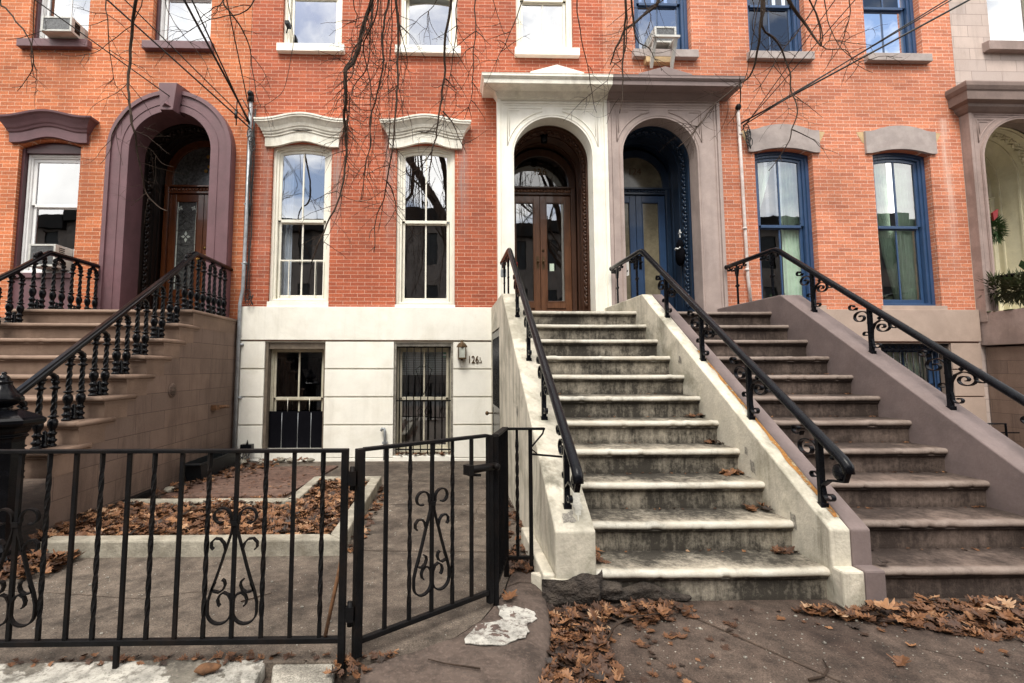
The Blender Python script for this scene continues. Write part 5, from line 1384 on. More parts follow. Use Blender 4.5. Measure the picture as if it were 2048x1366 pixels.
for P1,r,l in (((5.70,-1.4,5.774),.008,'upper of the two close cables over the blue upstairs windows'),((5.76,-1.4,5.776),.007,'lower of the two close cables over the blue upstairs windows'),((5.98,-1.4,5.78),.012,'thickest cable running up to the top right corner'),((4.568,-1.4,5.752),.006,'thin steep cable rising over the right conduit'),((4.32,-1.4,5.746),.006,'thinnest steepest cable rising over the right conduit')):
    cable((C_[0]+R_(-.02,.02),C_[1],C_[2]+R_(-.1,.1)),P1,.0,r,l,'overhead cables to the right conduit',5)
def loops(c,n,rad,r,label,drop=.5):
    m=MB(); 
    for i in range(n):
        a0=R_(0,6); rr=rad*R_(.6,1.1); cy=R_(-.02,.02)
        m.tube([(c[0]+rr*.6*cos(a0+t*.5)+.01*i,c[1]-.02+cy,c[2]-.05*i+rr*sin(a0+t*.5)) for t in range(12)],r,5)
    for i in range(3):
        x=c[0]+R_(-.03,.06); m.tube([(x+.015*sin(t*.9+i),c[1]-.01,c[2]-drop*t/7) for t in range(8)],r,5)
    o=m.build('cable_coil',MT['cable'],None); tag(o,label,'cable'); return o
loops((-3.13,-.10,4.62),5,.07,.006,'tangle of black cable looped on the left conduit',1.2)
loops((-3.08,-.08,2.32),3,.07,.005,'small coil of black cable low on the left conduit',.15)
loops((3.98,-.08,4.78),5,.08,.006,'tangle of black cable around the right conduit head',.3)
m=MB(); m.tube([(-3.16,-.08,4.95),(-3.26,-.10,5.12),(-3.32,-.12,5.08),(-3.33,-.12,4.9),(-3.32,-.12,4.72)],.008,6); m.tube([(-3.33,-.12,4.95),(-3.33,-.12,4.82)],.022,8)
o=m.build('cable_drip_loop',MT['cable'],None); tag(o,'black cable loop with splice hanging left of the conduit head','cable')
m=MB()
for i in range(4): m.tube([(-3.12+.012*i+.012*sin(z*2+i),-.05,5.0-z*2.75/9) for z in range(10)],.005,5)
o=m.build('wall_cable',MT['cable'],None); tag(o,'thin black cables stapled down the wall beside the grey conduit','cable')
m=MB()
for i in range(2): m.tube([(-2.98-.03*i,-.03,4.83),(-2.98-.02*i,-.02,3.4),(-3.0,-.02,2.3)],.003,5) if False else None
# security camera, pipes, tub, box
m=MB(); m.box(-2.71,-2.65,-.07,.05,6.28,6.34); m.tube([(-2.68,.0,6.31),(-2.72,.05,6.22)],.012,6); o=m.build('security_camera',MT['plastic'],None,.006); tag(o,'small black camera on the upper left cream window frame','camera')
t=thing('vent_pipe','short grey pipe bent at the top against the cream basement','pipe',(-1.18,-.09,.28)); m=MB(); m.tube([(-1.18,-.09,.08),(-1.18,-.09,.46),(-1.19,-.09,.50),(-1.215,-.10,.505),(-1.23,-.10,.47)],.019,8); m.build('pipe',MT['galv'],t); m=MB(); m.box(-1.215,-1.145,-.10,-.045,.30,.325); m.build('strap',MT['galv'],t)
m=MB(); m.prism([(-3.17,-1.36,.30),(-3.06,-1.40,.30),(-2.98,-.55,.30),(-3.17,-.45,.30)],(0,0,.02)) if False else None
tb=thing('planter_tub','empty black plastic trough beside the tan stoop wall','planter',(-3.08,-.9,.09))
m=MB(); L0=[(-3.19,-1.38),(-3.01,-1.36),(-2.99,-.42),(-3.19,-.40)]; cx=sum(p[0] for p in L0)/4; cy=sum(p[1] for p in L0)/4
def ring(s,z): return [(cx+(x-cx)*s,cy+(y-cy)*s,z) for x,y in L0]
rs=[ring(.86,.085),ring(1.0,.26),ring(1.06,.265),ring(1.06,.285),ring(.96,.285),ring(.84,.13)]
vs=[p for r in rs for p in r]; fs=[(i*4+k,i*4+(k+1)%4,(i+1)*4+(k+1)%4,(i+1)*4+k) for i in range(5) for k in range(4)]+[(20,21,22,23)]
m.add(vs,fs); m.build('trough',MT['plastic'],tb,.006)
m=MB(); 
for i in range(25): add_leaf(m,(R_(-3.15,-3.03),R_(-1.2,-.6),.15+R_(0,.04)),.06,tone())
o=m.build('dead_leaves',MT['leaf'],tb,recalc=False)
bx=thing('junction_box','dark metal box with trailing wires at the foot of the cream wall','junction box',(-3.03,-.09,.2))
m=MB(); m.box(-3.09,-2.94,-.14,-.046,.22,.30); m.prism([(-3.03,-.10,.30),(-3.0,-.10,.30),(-3.012,-.10,.36)],(0,.02,0)); m.build('casing',MT['iron'],bx,.004)
m=MB()
for i in range(6):
    x=-3.07+.025*i; m.tube([(x,-.12,.22),(x+R_(-.03,.03),-.16,.16),(x+R_(-.08,.08),-.2,.11),(x+R_(-.15,.15),-.24,.095)],.006,5)
m.build('wires',MT['cable'],bx)
for i,(x,y,s) in enumerate(((-2.7,-.35,.05),(-2.4,-.18,.06),(-2.15,-.15,.05),(-3.0,-.3,.07),(-2.55,-.12,.06),(-3.12,-1.75,.06))):
    rockchip((x,y,.10),(s,s*.8,s*.55),MT['kerbc'],'stone','loose pale rubble stone at the foot of the cream basement wall' if i<5 else 'loose pale stone beside the tan stoop wall','stone',i)
    bpy.context.scene.collection.objects[-1]['group']='loose rubble stones'
# timber edging strip along the tan stoop wall
m=MB(); m.box(-3.225,-3.17,-2.9,-1.9,.08,.15); o=m.build('timber_edging',MT['irondull'],None,.006); tag(o,'dark weathered timber strip against the tan stoop wall','timber')
m=MB(); m.box(-2.795,-2.05,.080,.090,.22,.72); o=m.build('window_guard',MT['black'],None); tag(o,'dark panel with thin pale bars across the foot of the left basement window','window guard')
g=MB()
for x in (-2.62,-2.40,-2.22): g.tube([(x,.078,.22),(x,.078,.70)],.004,6)
g.build('bars',MT['galv'],o)
# rust washed down the seam of the shared stoop wall
m=MB(); pl=[];pr=[]
for i in range(41):
    y=-3.98+(i/40)*1.55; wd=.022+.018*noise.noise(Vector((y*9,1,1)))+(.012 if y<-3.4 else 0); x=1.962
    pl.append((x-max(.004,wd),y,cheek_z(y)+.003)); pr.append((x,y,cheek_z(y)+.003))
for i in range(40): m.quad(pl[i],pr[i],pr[i+1],pl[i+1])
m.build('rust_stain',MT['rustwash'],SW,recalc=False)
# air conditioners
def ac(name,label,x0,x1,z0,z1,yf,yb,white=True,slats=True):
    t=thing(name,label,'air conditioner',((x0+x1)/2,yb,z0))
    m=MB(); e=.028
    m.box(x0,x1,yf+.03,yb,z0,z1); m.box(x0,x0+e,yf,yf+.03,z0,z1); m.box(x1-e,x1,yf,yf+.03,z0,z1); m.box(x0+e,x1-e,yf,yf+.03,z1-e,z1); m.box(x0+e,x1-e,yf,yf+.03,z0,z0+e)
    m.build('casing',MT['acwhite'],t,.005)
    g=MB(); n=26
    for i in range(n):
        z=z0+e+(z1-z0-2*e)*(i+.5)/n; g.box(x0+e,x1-e,yf+.008,yf+.022,z-.0025,z+.0025)
    g.box(x0+e,x1-e,yf+.022,yf+.029,z0+e,z1-e)
    g.build('grille',MT['acgrey'],t)
    g=MB()
    for i in range(10):
        z=z0+.04+(z1-z0-.08)*i/9; g.box(x1-.001,x1+.003,yf+.06,yf+.16,z-.006,z+.006)
    g.build('side_louvres',MT['irondull'],t)
    return t
ac('air_conditioner','white air conditioner in the lower sash of the ground floor window, behind the balustrade',-6.02,-5.66,2.68,2.99,-.16,.22)
m=MB(); m.box(-5.655,-5.56,.16,.17,2.68,3.0); 
for i in range(5): m.box(-5.65+i*.018,-5.642+i*.018,.15,.161,2.70,2.99)
o=m.build('side_panel',MT['white'],None); tag(o,'white accordion panel beside the ground floor air conditioner','filler panel')
ac('air_conditioner','old air conditioner with dark coil grille in the top left upstairs window',-6.02,-5.60,5.99,6.21,-.24,.2)
ac('air_conditioner','air conditioner on a white bracket below the blue upstairs window',2.68,3.0,6.06,6.31,-.12,.2)
b=thing('window_bracket','white angled support bracket holding the air conditioner','bracket',(2.82,-.2,5.7))
m=MB()
for x in (2.60,2.90): m.prism([(x,-.27,6.03),(x,-.22,6.03),(x,-.092,5.76),(x,-.092,5.68)],(.045,0,0)); m.box(x,x+.045,-.27,.05,6.03,6.055)
m.box(2.58,2.97,-.29,-.25,6.03,6.06); m.build('bracket_arms',MT['acwhite'],b)
m=MB(); m.box(2.55,2.97,-.09,-.001,5.78,5.862); m.build('timber_block',MT['timber'],b)
# curtains: folded cloth hung inside
def curtain(label,x0,x1,z0,z1,y,mat,sweep=None,amp=.018,fold=.055):
    m=MB(); nx=60; nz=14; vs=[];fs=[]
    for j in range(nz+1):
        t=j/nz; z=z1+(z0-z1)*t
        a,b=(x0,x1) if sweep is None else sweep(t)
        for i in range(nx+1):
            s=i/nx; x=a+(b-a)*s
            vs.append((x,y+amp*sin(2*pi*s*(x1-x0)/fold)+.006*sin(3*t+9*s),z))
    for j in range(nz):
        for i in range(nx): q=j*(nx+1)+i; fs.append((q,q+1,q+nx+2,q+nx+1))
    m.add(vs,fs,True); o=m.build('curtain',mat,None,recalc=False); tag(o,label,'curtain'); return o
curtain('pale blue curtain at the left edge of the left cream window',-2.74,-2.60,2.25,4.45,.24,MT['curtblue'])
curtain('pale curtain strip at the right edge of the right cream window',-.345,-.29,2.25,3.6,.24,MT['curtblue'],None,.01,.03)
curtain('pale green curtain swept back, left half of the left blue window',4.2,4.5,2.25,4.45,.235,MT['curtgreen'],lambda t:(4.22,4.22+.36*max(.12,1-t*1.9)))
curtain('pale green curtain hanging straight, right half of the left blue window',4.62,4.95,2.25,4.45,.235,MT['curtgreen'],lambda t:(4.66-.02*t,4.96))
curtain('pale green curtain swept aside, left half of the right blue window',5.95,6.4,2.25,4.45,.235,MT['curtgreen'],lambda t:(5.98+.40*max(0,t*1.2-.25)*(1 if t<.62 else .9)-.0,6.36+.06*t))
curtain('pale green curtain hanging straight, right half of the right blue window',6.4,6.72,2.25,4.45,.235,MT['curtgreen'])
curtain('pale green curtain behind the barred blue basement window',5.86,6.76,.6,1.62,.30,MT['curtgreen'],None,.012,.07)
curtain('black curtain filling the left basement window',-2.79,-2.07,.25,1.46,.30,MT['black'],None,.012,.08)
m=MB()
for i in range(14): m.box(-1.0,-.33,.24,.262,1.56-i*.026,1.562-i*.026+.016)
o=m.build('slatted_blind',MT['curtwhite'],None); tag(o,'white slatted blind half lowered in the barred basement window','blind')
m=MB(); m.box(-.40,-.345,.168,.171,1.47,1.56); o=m.build('window_sticker',MT['greenst'],None); tag(o,'small green sticker in the barred basement window','sticker')
m=MB(); m.box(-.40,-.345,.164,.167,1.485,1.515); o2=m.build('white_band',MT['paper'],o)
# door notices
m=MB(); m.box(.70,.775,.862,.865,2.90,3.0); o=m.build('door_sticker',MT['yellow'],None); tag(o,'yellow and red sticker reading NO on the left walnut door','sticker')
m=MB(); m.box(.70,.775,.858,.861,2.945,3.0); m.build('red_band',MT['redst'],o)
textmesh('lettering','NO',.045,(.738,.856,2.955),MT['black'],None,.0008).parent=o
m=MB(); m.tube([(.70,.862,3.06),(.70,.866,3.06)],.03,16); o=m.build('door_sticker',MT['paper'],None); tag(o,'round white sticker above the yellow one on the walnut door','sticker')
m=MB(); m.box(1.29,1.36,.866,.869,2.86,2.98); o=m.build('door_notice',MT['curtgreen'],None); tag(o,'small pale notice behind the right walnut door glass','notice')
# lock box and tag on rails
t=thing('key_lockbox','silver key lockbox hanging from the rail left of the walnut doors','lockbox',(.37,-.70,2.5)); m=MB(); m.box(.335,.405,-.72,-.68,2.47,2.57); m.build('body',MT['galv'],t,.008); m=MB(); m.tube([(.35,-.70,2.57),(.35,-.70,2.64),(.37,-.70,2.67),(.39,-.70,2.64),(.39,-.70,2.57)],.006,6); m.build('shackle',MT['galv'],t)
m=MB(); m.box(1.89,1.895,-.93,-.86,2.46,2.63); o=m.build('paper_tag',MT['paper'],None,.002); tag(o,'white paper tag hung on the rail before the blue doors','paper tag')
m=MB(); m.box(1.888,1.8895,-.915,-.875,2.51,2.53); m.build('print',MT['irondull'],o)
# black bag and hood hung by the blue doors
t=thing('hanging_bag','black bag with white trim hung on the right jamb of the blue entrance','bag',(3.2,.42,3.0))
m=MB(); m.ell((3.19,.42,3.02),(.06,.11,.16),None,14,10); m.ell((3.19,.42,3.17),(.05,.07,.10),None,12,8); m.build('bag_body',MT['black'],t)
m=MB(); m.tube([(3.14+.02*sin(i),.33+.02*i,3.12+.01*sin(i*2)) for i in range(9)],.012,6); m.build('white_trim',MT['paper'],t); m=MB(); m.box(3.185,3.20,.405,.42,3.30,3.42); m.box(3.18,3.205,.38,.445,3.36,3.375); m.build('cross_mark',MT['paper'],t)
# potted plant in the left blue window
t=thing('potted_plant','leafy green houseplant inside the left blue window','plant',(4.62,.30,2.28))
m=MB(); m.lathe((4.62,.36,2.12),[(.05,0),(.07,.12),(.075,.14)],12); m.build('pot',MT['pot'],t)
m=MB()
for i in range(46):
    a=R_(0,2*pi); L_=R_(.10,.24); u=Vector((cos(a)*.55,sin(a)*.25,R_(.5,1.2))).normalized(); P=Vector((4.62,.31,2.25)); s_=u.cross(Vector((0,1,.2))).normalized()*.014
    q=P+u*L_*.6; e=P+u*L_+Vector((cos(a)*.05,0,-.03)); m.add([P,q+s_,e,q-s_],[(0,1,2,3)])
m.build('foliage',MT['green'],t,recalc=False)
t=thing('potted_plant','dark leafy plant low inside the right blue window','plant',(6.05,.30,2.28))
m=MB()
for i in range(40):
    a=R_(0,2*pi); L_=R_(.08,.28); u=Vector((cos(a)*.3,sin(a)*.25,R_(.5,1.2))).normalized(); P=Vector((6.05,.31,2.25)); s_=u.cross(Vector((0,1,.2))).normalized()*.02
    q=P+u*L_*.7; e=P+u*L_; m.add([P,q+s_,e,q-s_],[(0,1,2,3)])
m.build('foliage',MT['green'],t,recalc=False); m=MB(); m.lathe((6.05,.36,2.12),[(.05,0),(.07,.14)],12); m.build('pot',MT['pot'],t)
# wreath and railing garland on the far right house
t=thing('wreath','green wreath with a red bow on the ivory entrance','wreath',(8.12,.70,3.5))
def fluff(m,c,r,n,l,wd=.006):
    for i in range(n):
        d=Vector((random.gauss(0,1),random.gauss(0,1),random.gauss(0,1))).normalized(); P=Vector(c)+Vector((d.x*r[0],d.y*r[1],d.z*r[2]))*R_(.3,1)
        e=P+(d+Vector((0,0,R_(-.4,.2)))).normalized()*R_(.5,1)*l; s_=d.cross(Vector((.3,.5,.8))).normalized()*wd
        m.add([P-s_,P+s_,e],[(0,1,2)])
m=MB(); fluff(m,(8.01,.30,3.44),(.13,.06,.20),900,.09,.007); m.build('foliage',MT['green'],t,recalc=False)
m=MB(); m.prism([(7.88,.20,3.66),(7.97,.20,3.72),(7.95,.20,3.60),(7.89,.20,3.54)],(0,.03,0)); m.build('bow',MT['red'],t)
t=thing('railing_garland','dry evergreen garland wrapped on a black railing at the right edge','garland',(7.6,-.8,2.4))
m=MB()
for i in range(9): fluff(m,(7.42+.05*sin(i*2),-.15-.17*i,2.44+.03*sin(i*3)-.02*i),(.15,.15,.20),420,.12,.010)
m.build('foliage',MT['greendark'],t,recalc=False)
m=MB()
for i in range(40):
    P=Vector((7.36+R_(-.05,.1),R_(-1.5,-.5),2.45+R_(-.1,.2))); u=Vector((R_(-1,.3),R_(-.6,.6),R_(-.6,.5))).normalized(); s_=u.cross(Vector((0,.6,1))).normalized()*.04; q=P+u*.09; e=P+u*.17
    m.add([P,q+s_,e,q-s_],[(0,1,2,3)])
m.build('broad_leaves',MT['green'],t,recalc=False)
rr=thing('stair_railing','short black pipe railing under the garland at the right edge','stair railing',(7.42,-.8,2.3))
m=MB(); m.tube([(7.42,-.05,2.60),(7.42,-1.9,2.60)],.026,10); m.ell((7.42,-.05,2.60),(.034,.034,.034),None,10,6); m.build('handrail',MT['iron'],rr)
for y in (-.5,-1.3): m=MB(); m.box(7.408,7.432,y-.012,y+.012,2.11,2.60); m.build('post',MT['iron'],rr)
m=MB(); m.tube([(7.65,.30,4.70)]+[(7.65+.25*sin(i*.9),.28,4.68+.05*sin(i*1.7)) for i in range(9)],.006,5)
for i in range(60): 
    P=Vector((R_(7.62,7.95),.28,4.68+R_(-.08,.06))); m.add([P,P+Vector((R_(-.05,.05),0,R_(-.05,.05))),P+Vector((R_(-.05,.05),.02,R_(-.05,.05)))],[(0,1,2)])
o=m.build('light_garland',MT['greendark'],None,recalc=False); tag(o,'sparse dark garland along the ivory arch','garland')
# wiring / rail behind the mauve stoop
m=MB(); m.tube([(5.6,-1.4,.70),(5.95,-1.4,.70),(5.95,-1.4,.2)],.012,6); m.tube([(5.5,-1.4,.60),(6.1,-1.4,.60)],.008,6); m.tube([(5.65,-1.4,.7),(5.65,-1.4,.1)],.010,6)
o=m.build('area_rail',MT['iron'],None); tag(o,'low black area rail glimpsed behind the mauve stoop wall','railing')

# ============================================================ TREES
BR=[
 ('L',0.0101,[(-4.879,-2.080,5.012),(-4.772,-2.125,4.905),(-4.531,-2.227,4.655),(-4.364,-2.308,4.467),(-4.316,-2.308,4.327),(-4.388,-2.226,4.196),(-4.522,-2.124,4.174),(-4.639,-2.080,4.073)]),
 ('L',0.005,[(-4.513,-2.080,4.285),(-4.414,-2.125,4.154),(-4.326,-2.227,4.008),(-4.183,-2.308,3.913)]),
 ('L',0.0146,[(-3.142,-2.650,4.617),(-3.243,-2.546,4.472),(-3.284,-2.482,4.248),(-3.268,-2.508,4.004),(-3.204,-2.603,3.778),(-3.110,-2.696,3.543),(-3.062,-2.716,3.366),(-3.068,-2.649,3.258),(-3.073,-2.544,3.005),(-3.075,-2.482,2.918),(-2.972,-2.509,2.784),(-2.799,-2.605,2.686)]),
 ('L',0.0057,[(-3.158,-2.650,3.580),(-3.310,-2.546,3.531),(-3.403,-2.482,3.429),(-3.394,-2.508,3.267),(-3.408,-2.603,3.106)]),
 ('L',0.004,[(-3.007,-2.650,3.427),(-2.972,-2.546,3.446),(-2.940,-2.482,3.421)]),
 ('L',0.0044,[(-3.062,-2.650,3.257),(-3.012,-2.546,3.278),(-2.945,-2.482,3.176),(-2.821,-2.508,3.124)]),
 ('L',0.0061,[(-3.109,-3.078,4.283),(-3.049,-3.120,4.082),(-3.052,-3.071,3.858),(-3.082,-2.968,3.697),(-3.093,-2.890,3.631)]),
 ('L',0.0053,[(-3.356,-2.336,4.654),(-3.481,-2.281,4.579),(-3.615,-2.316,4.419),(-3.700,-2.415,4.251),(-3.814,-2.503,4.172),(-3.990,-2.513,4.220)]),
 ('L',0.0083,[(-2.206,-3.012,4.353),(-2.144,-3.003,4.251),(-2.073,-2.916,4.152),(-2.060,-2.817,4.087),(-2.042,-2.781,3.929),(-1.978,-2.835,3.658),(-1.899,-2.938,3.470)]),
 ('L',0.0066,[(-1.956,-3.012,4.358),(-2.066,-3.003,4.239),(-2.311,-2.916,4.260),(-2.511,-2.817,4.261),(-2.649,-2.781,4.179)]),
 ('L',0.0054,[(-2.205,-3.012,4.339),(-2.285,-3.003,4.292),(-2.412,-2.916,4.285),(-2.527,-2.817,4.247),(-2.703,-2.781,4.146)]),
 ('L',0.0048,[(-2.012,-1.891,4.560),(-2.042,-1.988,4.172),(-2.159,-2.019,4.019),(-2.266,-1.959,3.996)]),
 ('L',0.0055,[(-3.166,-2.195,4.973),(-3.085,-2.189,4.767),(-2.860,-2.267,4.482),(-2.654,-2.370,4.214),(-2.541,-2.420,3.972)]),
 ('C',0.0213,[(-1.067,-2.492,4.783),(-1.159,-2.401,4.587),(-1.201,-2.385,4.365),(-1.236,-2.456,4.178),(-1.278,-2.560,4.038),(-1.267,-2.619,3.855),(-1.266,-2.587,3.740),(-1.302,-2.490,3.644),(-1.299,-2.400,3.467),(-1.297,-2.386,3.264),(-1.317,-2.458,2.944),(-1.357,-2.562,2.726),(-1.460,-2.619,2.447),(-1.542,-2.586,2.244)]),
 ('C',0.0071,[(-1.226,-2.492,4.735),(-1.218,-2.401,4.693),(-1.229,-2.385,4.587),(-1.149,-2.456,4.547)]),
 ('C',0.0129,[(-0.955,-2.080,5.108),(-1.006,-2.125,4.774),(-0.983,-2.227,4.423),(-0.988,-2.308,4.164),(-1.042,-2.308,3.900),(-1.101,-2.226,3.771),(-1.118,-2.124,3.533),(-1.171,-2.080,3.345),(-1.196,-2.127,2.969)]),
 ('C',0.0085,[(-0.938,-2.919,4.451),(-0.999,-2.861,4.243),(-1.092,-2.757,4.158),(-1.061,-2.686,4.019),(-1.028,-2.701,3.750),(-1.010,-2.791,3.477),(-0.990,-2.888,3.173),(-1.020,-2.919,3.013),(-1.062,-2.859,2.719)]),
 ('C',0.0072,[(-1.121,-2.336,4.241),(-1.224,-2.281,4.090),(-1.277,-2.316,3.942),(-1.266,-2.415,3.640),(-1.213,-2.503,3.429),(-1.271,-2.513,3.210)]),
 ('C',0.0135,[(-0.859,-2.336,4.910),(-0.832,-2.281,4.628),(-0.834,-2.316,4.289),(-0.825,-2.415,3.917),(-0.835,-2.503,3.601),(-0.845,-2.513,3.334),(-0.914,-2.437,3.055),(-0.944,-2.334,2.925),(-1.023,-2.280,2.723),(-1.027,-2.317,2.400)]),
 ('C',0.0062,[(-0.887,-2.650,2.973),(-0.840,-2.546,2.898),(-0.823,-2.482,2.757),(-0.908,-2.508,2.586)]),
 ('C',0.0144,[(-0.309,-2.796,4.560),(-0.362,-2.704,4.307),(-0.375,-2.609,4.037),(-0.401,-2.582,3.770),(-0.440,-2.645,3.435),(-0.480,-2.749,3.176),(-0.501,-2.816,2.913),(-0.506,-2.795,2.781)]),
 ('C',0.0052,[(-0.369,-2.796,3.832),(-0.311,-2.704,3.828),(-0.247,-2.609,3.814)]),
 ('C',0.0062,[(-0.442,-2.796,4.557),(-0.596,-2.704,4.459),(-0.755,-2.609,4.323)]),
 ('C',0.0047,[(-0.470,-2.796,3.186),(-0.602,-2.704,3.054),(-0.768,-2.609,3.027)]),
 ('C',0.0071,[(-0.403,-2.080,3.920),(-0.296,-2.125,3.777),(-0.223,-2.227,3.548),(-0.158,-2.308,3.370)]),
 ('C',0.0069,[(-0.125,-3.125,4.307),(-0.130,-3.207,3.981),(-0.146,-3.209,3.726),(-0.162,-3.128,3.454),(-0.207,-3.026,3.340)]),
 ('C',0.0038,[(-0.121,-3.125,4.040),(-0.059,-3.207,3.915),(0.004,-3.209,3.853)]),
 ('C',0.0076,[(0.385,-2.195,4.964),(0.256,-2.189,4.633),(0.156,-2.267,4.400),(0.110,-2.370,4.159)]),
 ('C',0.0056,[(0.116,-2.195,5.039),(0.181,-2.189,4.798),(0.231,-2.267,4.563)]),
 ('C',0.0052,[(-0.796,-2.492,4.488),(-0.730,-2.401,4.251),(-0.763,-2.385,4.110),(-0.792,-2.456,3.870),(-0.697,-2.560,3.621),(-0.654,-2.619,3.334)]),
 ('R',0.0144,[(1.358,-2.492,4.832),(1.374,-2.401,4.583),(1.359,-2.385,4.333),(1.314,-2.456,3.981),(1.245,-2.560,3.667)]),
 ('R',0.0205,[(1.813,-2.195,5.074),(1.714,-2.189,4.968),(1.519,-2.267,4.766),(1.391,-2.370,4.616),(1.275,-2.420,4.400),(1.231,-2.379,4.248)]),
 ('R',0.0104,[(1.349,-2.650,4.708),(1.400,-2.546,4.620),(1.446,-2.482,4.401)]),
 ('R',0.0064,[(0.864,-2.650,4.406),(0.957,-2.546,4.137),(1.021,-2.482,3.833),(1.053,-2.508,3.697)]),
 ('R',0.0079,[(1.506,-2.336,4.549),(1.646,-2.281,4.490),(1.698,-2.316,4.368),(1.708,-2.415,4.172)]),
 ('R',0.0064,[(1.377,-2.336,4.366),(1.300,-2.281,4.312),(1.220,-2.316,4.133),(1.207,-2.415,3.923)]),
 ('R',0.0068,[(1.707,-2.080,5.162),(1.756,-2.125,4.962),(1.686,-2.227,4.724),(1.691,-2.308,4.535)]),
 ('R',0.012,[(2.395,-2.919,4.519),(2.393,-2.861,4.274),(2.413,-2.757,4.088),(2.401,-2.686,3.967),(2.272,-2.701,3.866),(2.016,-2.791,3.638),(1.750,-2.888,3.322),(1.605,-2.919,3.183)]),
 ('R',0.0051,[(2.159,-2.919,3.748),(2.201,-2.861,3.638),(2.201,-2.757,3.558),(2.173,-2.686,3.510)]),
 ('R',0.025,[(3.058,-2.336,4.989),(3.230,-2.281,4.821),(3.300,-2.316,4.632),(3.295,-2.415,4.454)]),
 ('R',0.0104,[(2.565,-2.650,4.477),(2.776,-2.546,4.386),(2.911,-2.482,4.200),(2.908,-2.508,3.955),(2.880,-2.603,3.720),(2.757,-2.696,3.466),(2.654,-2.716,3.256),(2.549,-2.649,3.098)]),
 ('R',0.005,[(2.791,-2.650,3.489),(3.055,-2.546,3.438),(3.199,-2.482,3.372)]),
 ('R',0.0092,[(3.543,-2.080,5.199),(3.295,-2.125,4.816),(3.046,-2.227,4.529),(2.783,-2.308,4.163),(2.662,-2.308,4.032)]),
 ('R',0.0079,[(3.641,-2.080,5.133),(3.650,-2.125,4.822),(3.666,-2.227,4.540),(3.791,-2.308,4.346)]),
 ('R',0.0068,[(3.079,-3.012,4.460),(3.090,-3.003,4.326),(3.055,-2.916,4.110),(2.969,-2.817,3.928)]),
 ('R',0.0074,[(3.359,-2.336,4.509),(3.646,-2.281,4.509),(3.709,-2.316,4.355),(3.789,-2.415,4.191)]),
 ('R',0.0065,[(3.359,-2.336,4.509),(3.499,-2.281,4.613),(3.672,-2.316,4.565),(3.824,-2.415,4.474)]),
]
def smooth_path(pts,k=4):
    P=[Vector(p) for p in pts]; out=[]
    for i in range(len(P)-1):
        p0=P[max(i-1,0)];p1=P[i];p2=P[i+1];p3=P[min(i+2,len(P)-1)]
        for j in range(k):
            t=j/k; out.append(.5*((2*p1)+(p2-p0)*t+(2*p0-5*p1+4*p2-p3)*t*t+(3*p1-p0-3*p2+p3)*t*t*t))
    out.append(P[-1]); return out
def twigs(m,path,r,density,depth=0):
    L=sum((path[i+1]-path[i]).length for i in range(len(path)-1))
    n=int(L*density+R_(0,1))
    for _ in range(n):
        i=random.randrange(1,len(path)-1); p=path[i]; t=(path[i+1]-path[i-1]).normalized()
        side=Vector((R_(-1,1),R_(-.8,.8),R_(-.5,.4))); d=(side-t*side.dot(t)).normalized()*1.0+t*R_(.3,1.1); d.normalize()
        ln=R_(.08,.42)*(1 if depth==0 else .5); k=6; q=[p]; cur=p.copy()
        bend=Vector((R_(-.5,.5),R_(-.4,.4),R_(-.9,.25)))
        for j in range(k):
            d=(d+bend*.16+Vector((R_(-.22,.22),R_(-.22,.22),R_(-.22,.22)))).normalized(); cur=cur+d*ln/k; q.append(cur.copy())
        rr=min(r*.55,R_(.0020,.0042))
        m.tube(q,[rr*(1-.65*j/k) for j in range(k+1)],5)
        if depth<2 and random.random()<.7: twigs(m,q,rr,7,depth+1)
